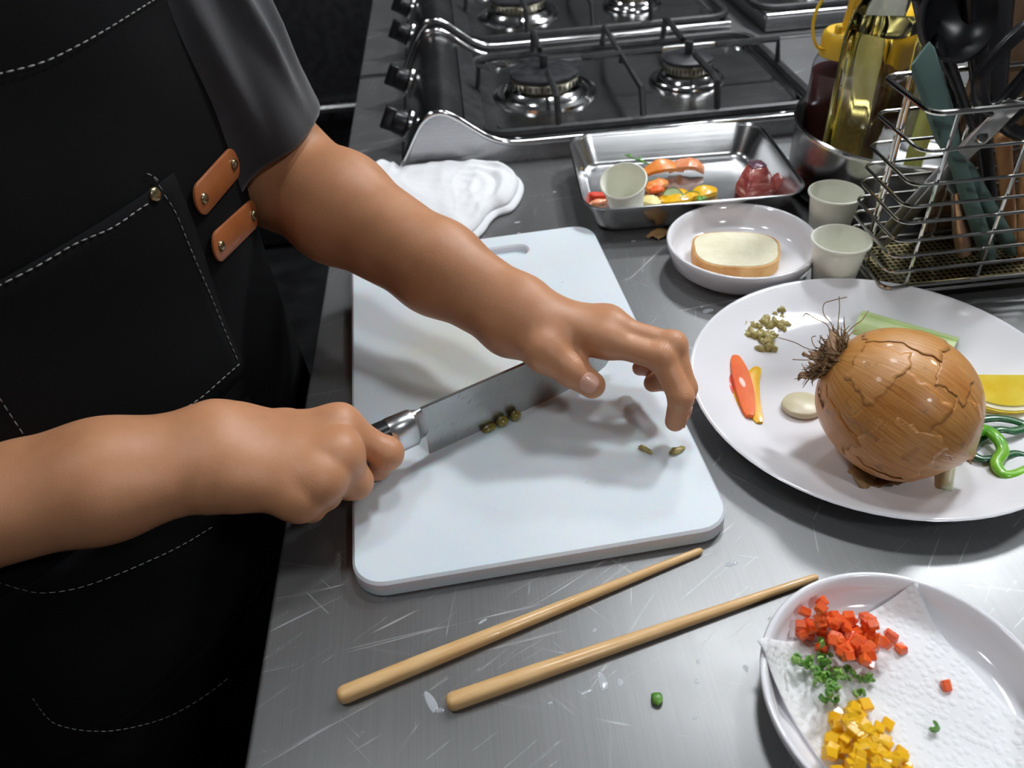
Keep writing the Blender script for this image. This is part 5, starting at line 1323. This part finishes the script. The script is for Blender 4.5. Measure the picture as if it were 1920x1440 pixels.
# hair cap
def hair(p):
    fw = np.array([.74, -.43, -.52]); fw /= np.linalg.norm(fw); sd = TT; upv = np.cross(fw, sd); upv *= np.sign(upv[2]); ax = np.stack([fw, sd, upv])
    d = ell(p, HEADC+upv*.042-fw*.010, ax, (.106, .086, .106))
    q_ = p-(HEADC).astype(np.float32); cut = (q_@fw.astype(np.float32))*.9-(q_@upv.astype(np.float32))*.85-.012
    return smax(d, cut, .02)+.0015*np.sin((q_@sd.astype(np.float32))*260)
hv, hq = surfnet(hair, HEADC-.16, HEADC+.17, .005)
obj('hair', np_mesh('hair', [(hv-PO, hq)], noisy('black_hair', (.008, .006, .005), (.02, .016, .014), 80, .45)), None, person)

# ---------------------------------------------------------------- apron
def apron_surf(a, z, off=0.0):
    A_, B_ = .206+off, .1215+off
    if z < .05: g = min(1, (.05-z)/.25); A_ += .012*g; B_ += .004*g
    s = A_*math.copysign(abs(math.sin(a))**(2/2.6), math.sin(a)); d = B_*abs(math.cos(a))**(2/2.6)*(1 if abs(a) <= math.pi/2 else -1)
    wv = .0022*math.sin(z*38+a*5)*math.sin(a*3+z*9)+.003*math.sin(a*6+1)*max(0, .05-z)*4
    d += wv
    return B(s, d, z)
def amax(z): return float(np.interp(z, [-.6, .0, .20, .25, .30, .345, .40], [1.80, 1.80, 1.80, 1.68, 1.42, 1.12, .80]))
def apron_vf():
    V, Fc = [], []; na, nz = 96, 80; z1, z0 = .372, -.42
    for i in range(nz+1):
        z = z0+(z1-z0)*i/nz; m_ = amax(z)
        for j in range(na+1): V.append(apron_surf(-m_+2*m_*j/na, z)-PO)
    for i in range(nz):
        for j in range(na): a = i*(na+1)+j; Fc.append((a, a+1, a+na+2, a+na+1))
    return V, Fc
av, af = apron_vf()
ap = obj('apron', (av, af), DENIM, person, angle=180, label='black canvas apron with pale contrast stitching'); s_ = ap.modifiers.new('t', 'SOLIDIFY'); s_.thickness = .0022; s_.offset = 1
bvh = BVHTree.FromPolygons([Vector(v) for v in av], af)
def hit(px, py):
    d = Vector(ray(px, py)).normalized(); r_ = bvh.ray_cast(Vector(CAM-PO), d)
    if r_[0] is None: return None
    n_ = r_[1] if r_[1].dot(d) < 0 else -r_[1]
    return np.array(r_[0]), np.array(n_)
THREAD = noisy('pale_stitch_thread', (.27, .26, .25), (.38, .37, .36), 90, .8)
def stitches(pix, r=.00055, dash=.0042, gap=.0022, off=.0046):
    P = [hit(x, y) for x, y in [(a_[0], a_[1]) for a_ in smooth_path([(x, y, 0) for x, y in pix], 10)]]
    P = [p_ for p_ in P if p_ is not None]
    if len(P) < 2: return
    X = np.array([p_[0]+p_[1]*off for p_ in P]); sg = np.linalg.norm(np.diff(X, axis=0), axis=1)
    ok = sg < .02; cum = np.concatenate([[0], np.cumsum(sg)]); out = []
    f_ = lambda s: np.array([np.interp(s, cum, X[:, k]) for k in range(3)])
    s = 0
    while s+dash < cum[-1]:
        r_ = r*.7
        out.append(tube([f_(s), f_(s+dash*.5), f_(s+dash)], [r_*.6, r_, r_*.6], 5)); s += dash+gap
    if out: obj('stitching', join(*out), THREAD, ap, angle=180, label='pale dashed stitch line')
stitches([(-20, 138), (60, 118), (120, 92), (200, 48), (290, -8)], .0008)
stitches([(338, -10), (365, 40), (395, 105), (430, 170), (455, 225), (464, 262), (466, 275)], .0005)
stitches([(-20, 535), (60, 495), (130, 455), (200, 425), (250, 392), (272, 378)], .0008)
stitches([(298, 365), (320, 400), (350, 470), (385, 550), (415, 625), (440, 682)], .0006)
stitches([(440, 682), (405, 712), (370, 742), (330, 768), (280, 800)], .0006)
stitches([(265, 325), (280, 332), (292, 345)], .0006); stitches([(278, 332), (290, 350), (300, 365)], .0005)
stitches([(-10, 740), (20, 785), (50, 828), (75, 865)], .0005)
stitches([(-10, 1082), (40, 1098), (75, 1104), (130, 1098), (190, 1080), (260, 1052), (330, 1020), (390, 985)], .0004)
stitches([(60, 1300), (85, 1335), (110, 1352), (160, 1363), (220, 1362), (300, 1342), (370, 1305), (430, 1260)], .0004)
# pocket patch
def patch(s0, s1, z0, z1, off, name, mt=DENIM):
    V, Fc = [], []; n = 14
    for i in range(n+1):
        for j in range(n+1):
            z = z0+(z1-z0)*i/n; s = s0+(s1-s0)*j/n
            A_ = .206+off; a = math.asin(max(-1, min(1, math.copysign(min(1, abs(s)/A_)**1.3, s)))); V.append(apron_surf(a, z, off)-PO)
    for i in range(n):
        for j in range(n): a = i*(n+1)+j; Fc.append((a, a+1, a+n+2, a+n+1))
    o = obj(name, (V, Fc), mt, ap, angle=180); s_ = o.modifiers.new('t', 'SOLIDIFY'); s_.thickness = .001; s_.offset = 1
patch(-.115, .080, .030, .203, .0030, 'pocket')
patch(-.19, .07, -.17, .01, .0030, 'pocket')
# leather tabs with rivets
LEATH = noisy('tan_leather', (.30, .082, .019), (.36, .106, .027), 40, .5, bmp=.3, bscale=400, Coat_Weight=.1)
RIV = noisy('antique_brass_rivet', (.28, .23, .13), (.42, .36, .22), 200, .3, 1.0)
def frame_at(px, py):
    h_ = hit(px, py); 
    return h_
def tab(p1, p2, wpx, off):
    a, b = hit(*p1), hit(*p2)
    if a is None or b is None: print('TAB MISS', p1, p2, a is None, b is None); return
    A_, B_ = a[0], b[0]; nn = (a[1]+b[1])/2; nn /= np.linalg.norm(nn); ax = B_-A_; ax -= nn*(ax@nn); ln = np.linalg.norm(ax); ax /= ln; sd = np.cross(nn, ax)
    c = (A_+B_)/2+nn*off; hw_ = wpx; poly = []
    for k in range(11): g_ = math.pi*k/10-math.pi/2; poly.append((ln/2+hw_*math.cos(g_)*.85, hw_*math.sin(g_)))
    for k in range(11): g_ = math.pi*k/10+math.pi/2; poly.append((-ln/2+hw_*math.cos(g_)*.85, hw_*math.sin(g_)))
    vf = bevel_poly(poly, .0022)
    V = [c+ax*x+sd*y+nn*z for x, y, z in vf[0]]
    t_ = obj('leather_tab', (V, vf[1]), LEATH, ap, angle=50, label='tan leather tab')
    for s in (-1, 1):
        cc = c+ax*s*ln/2+nn*.0022; rivet(cc, nn, t_)
def bevel_poly(poly, h):
    sh = lambda k, z: [(x*(1-k), y*(1-k*2), z) for x, y in poly]
    return loft([sh(.0, 0), sh(0, h*.7), sh(.03, h)])
def rivet(c, nn, par, r=.0042):
    q_ = Vector(nn).to_track_quat('Z', 'Y'); v, f = lathe([(r, -.001), (r, .0008), (r*.8, .0020), (r*.4, .0023), (1e-4, .0024)], 16, True, False)
    obj('rivet', ([np.array(q_ @ Vector(p_))+c for p_ in v], f), RIV, par, angle=60)
tab((364, 372), (422, 308), .0118, .0050); tab((397, 461), (459, 403), .0118, .0050)
h_ = hit(281, 364); rivet(h_[0]+h_[1]*.004, h_[1], ap, .0050)
# neck straps
for s in (-1, 1):
    P = [B(s*.085, .112, .365), B(s*.080, .085, .40), B(s*.072, .03, .425), B(s*.055, -.05, .435), B(s*.02, -.085, .42)]
    obj('apron_strap', tube([p_-PO for p_ in smooth_path(P, 5)], .016, 8, flat=.15, up=(.5, -.3, .8)), DENIM, ap, angle=60)
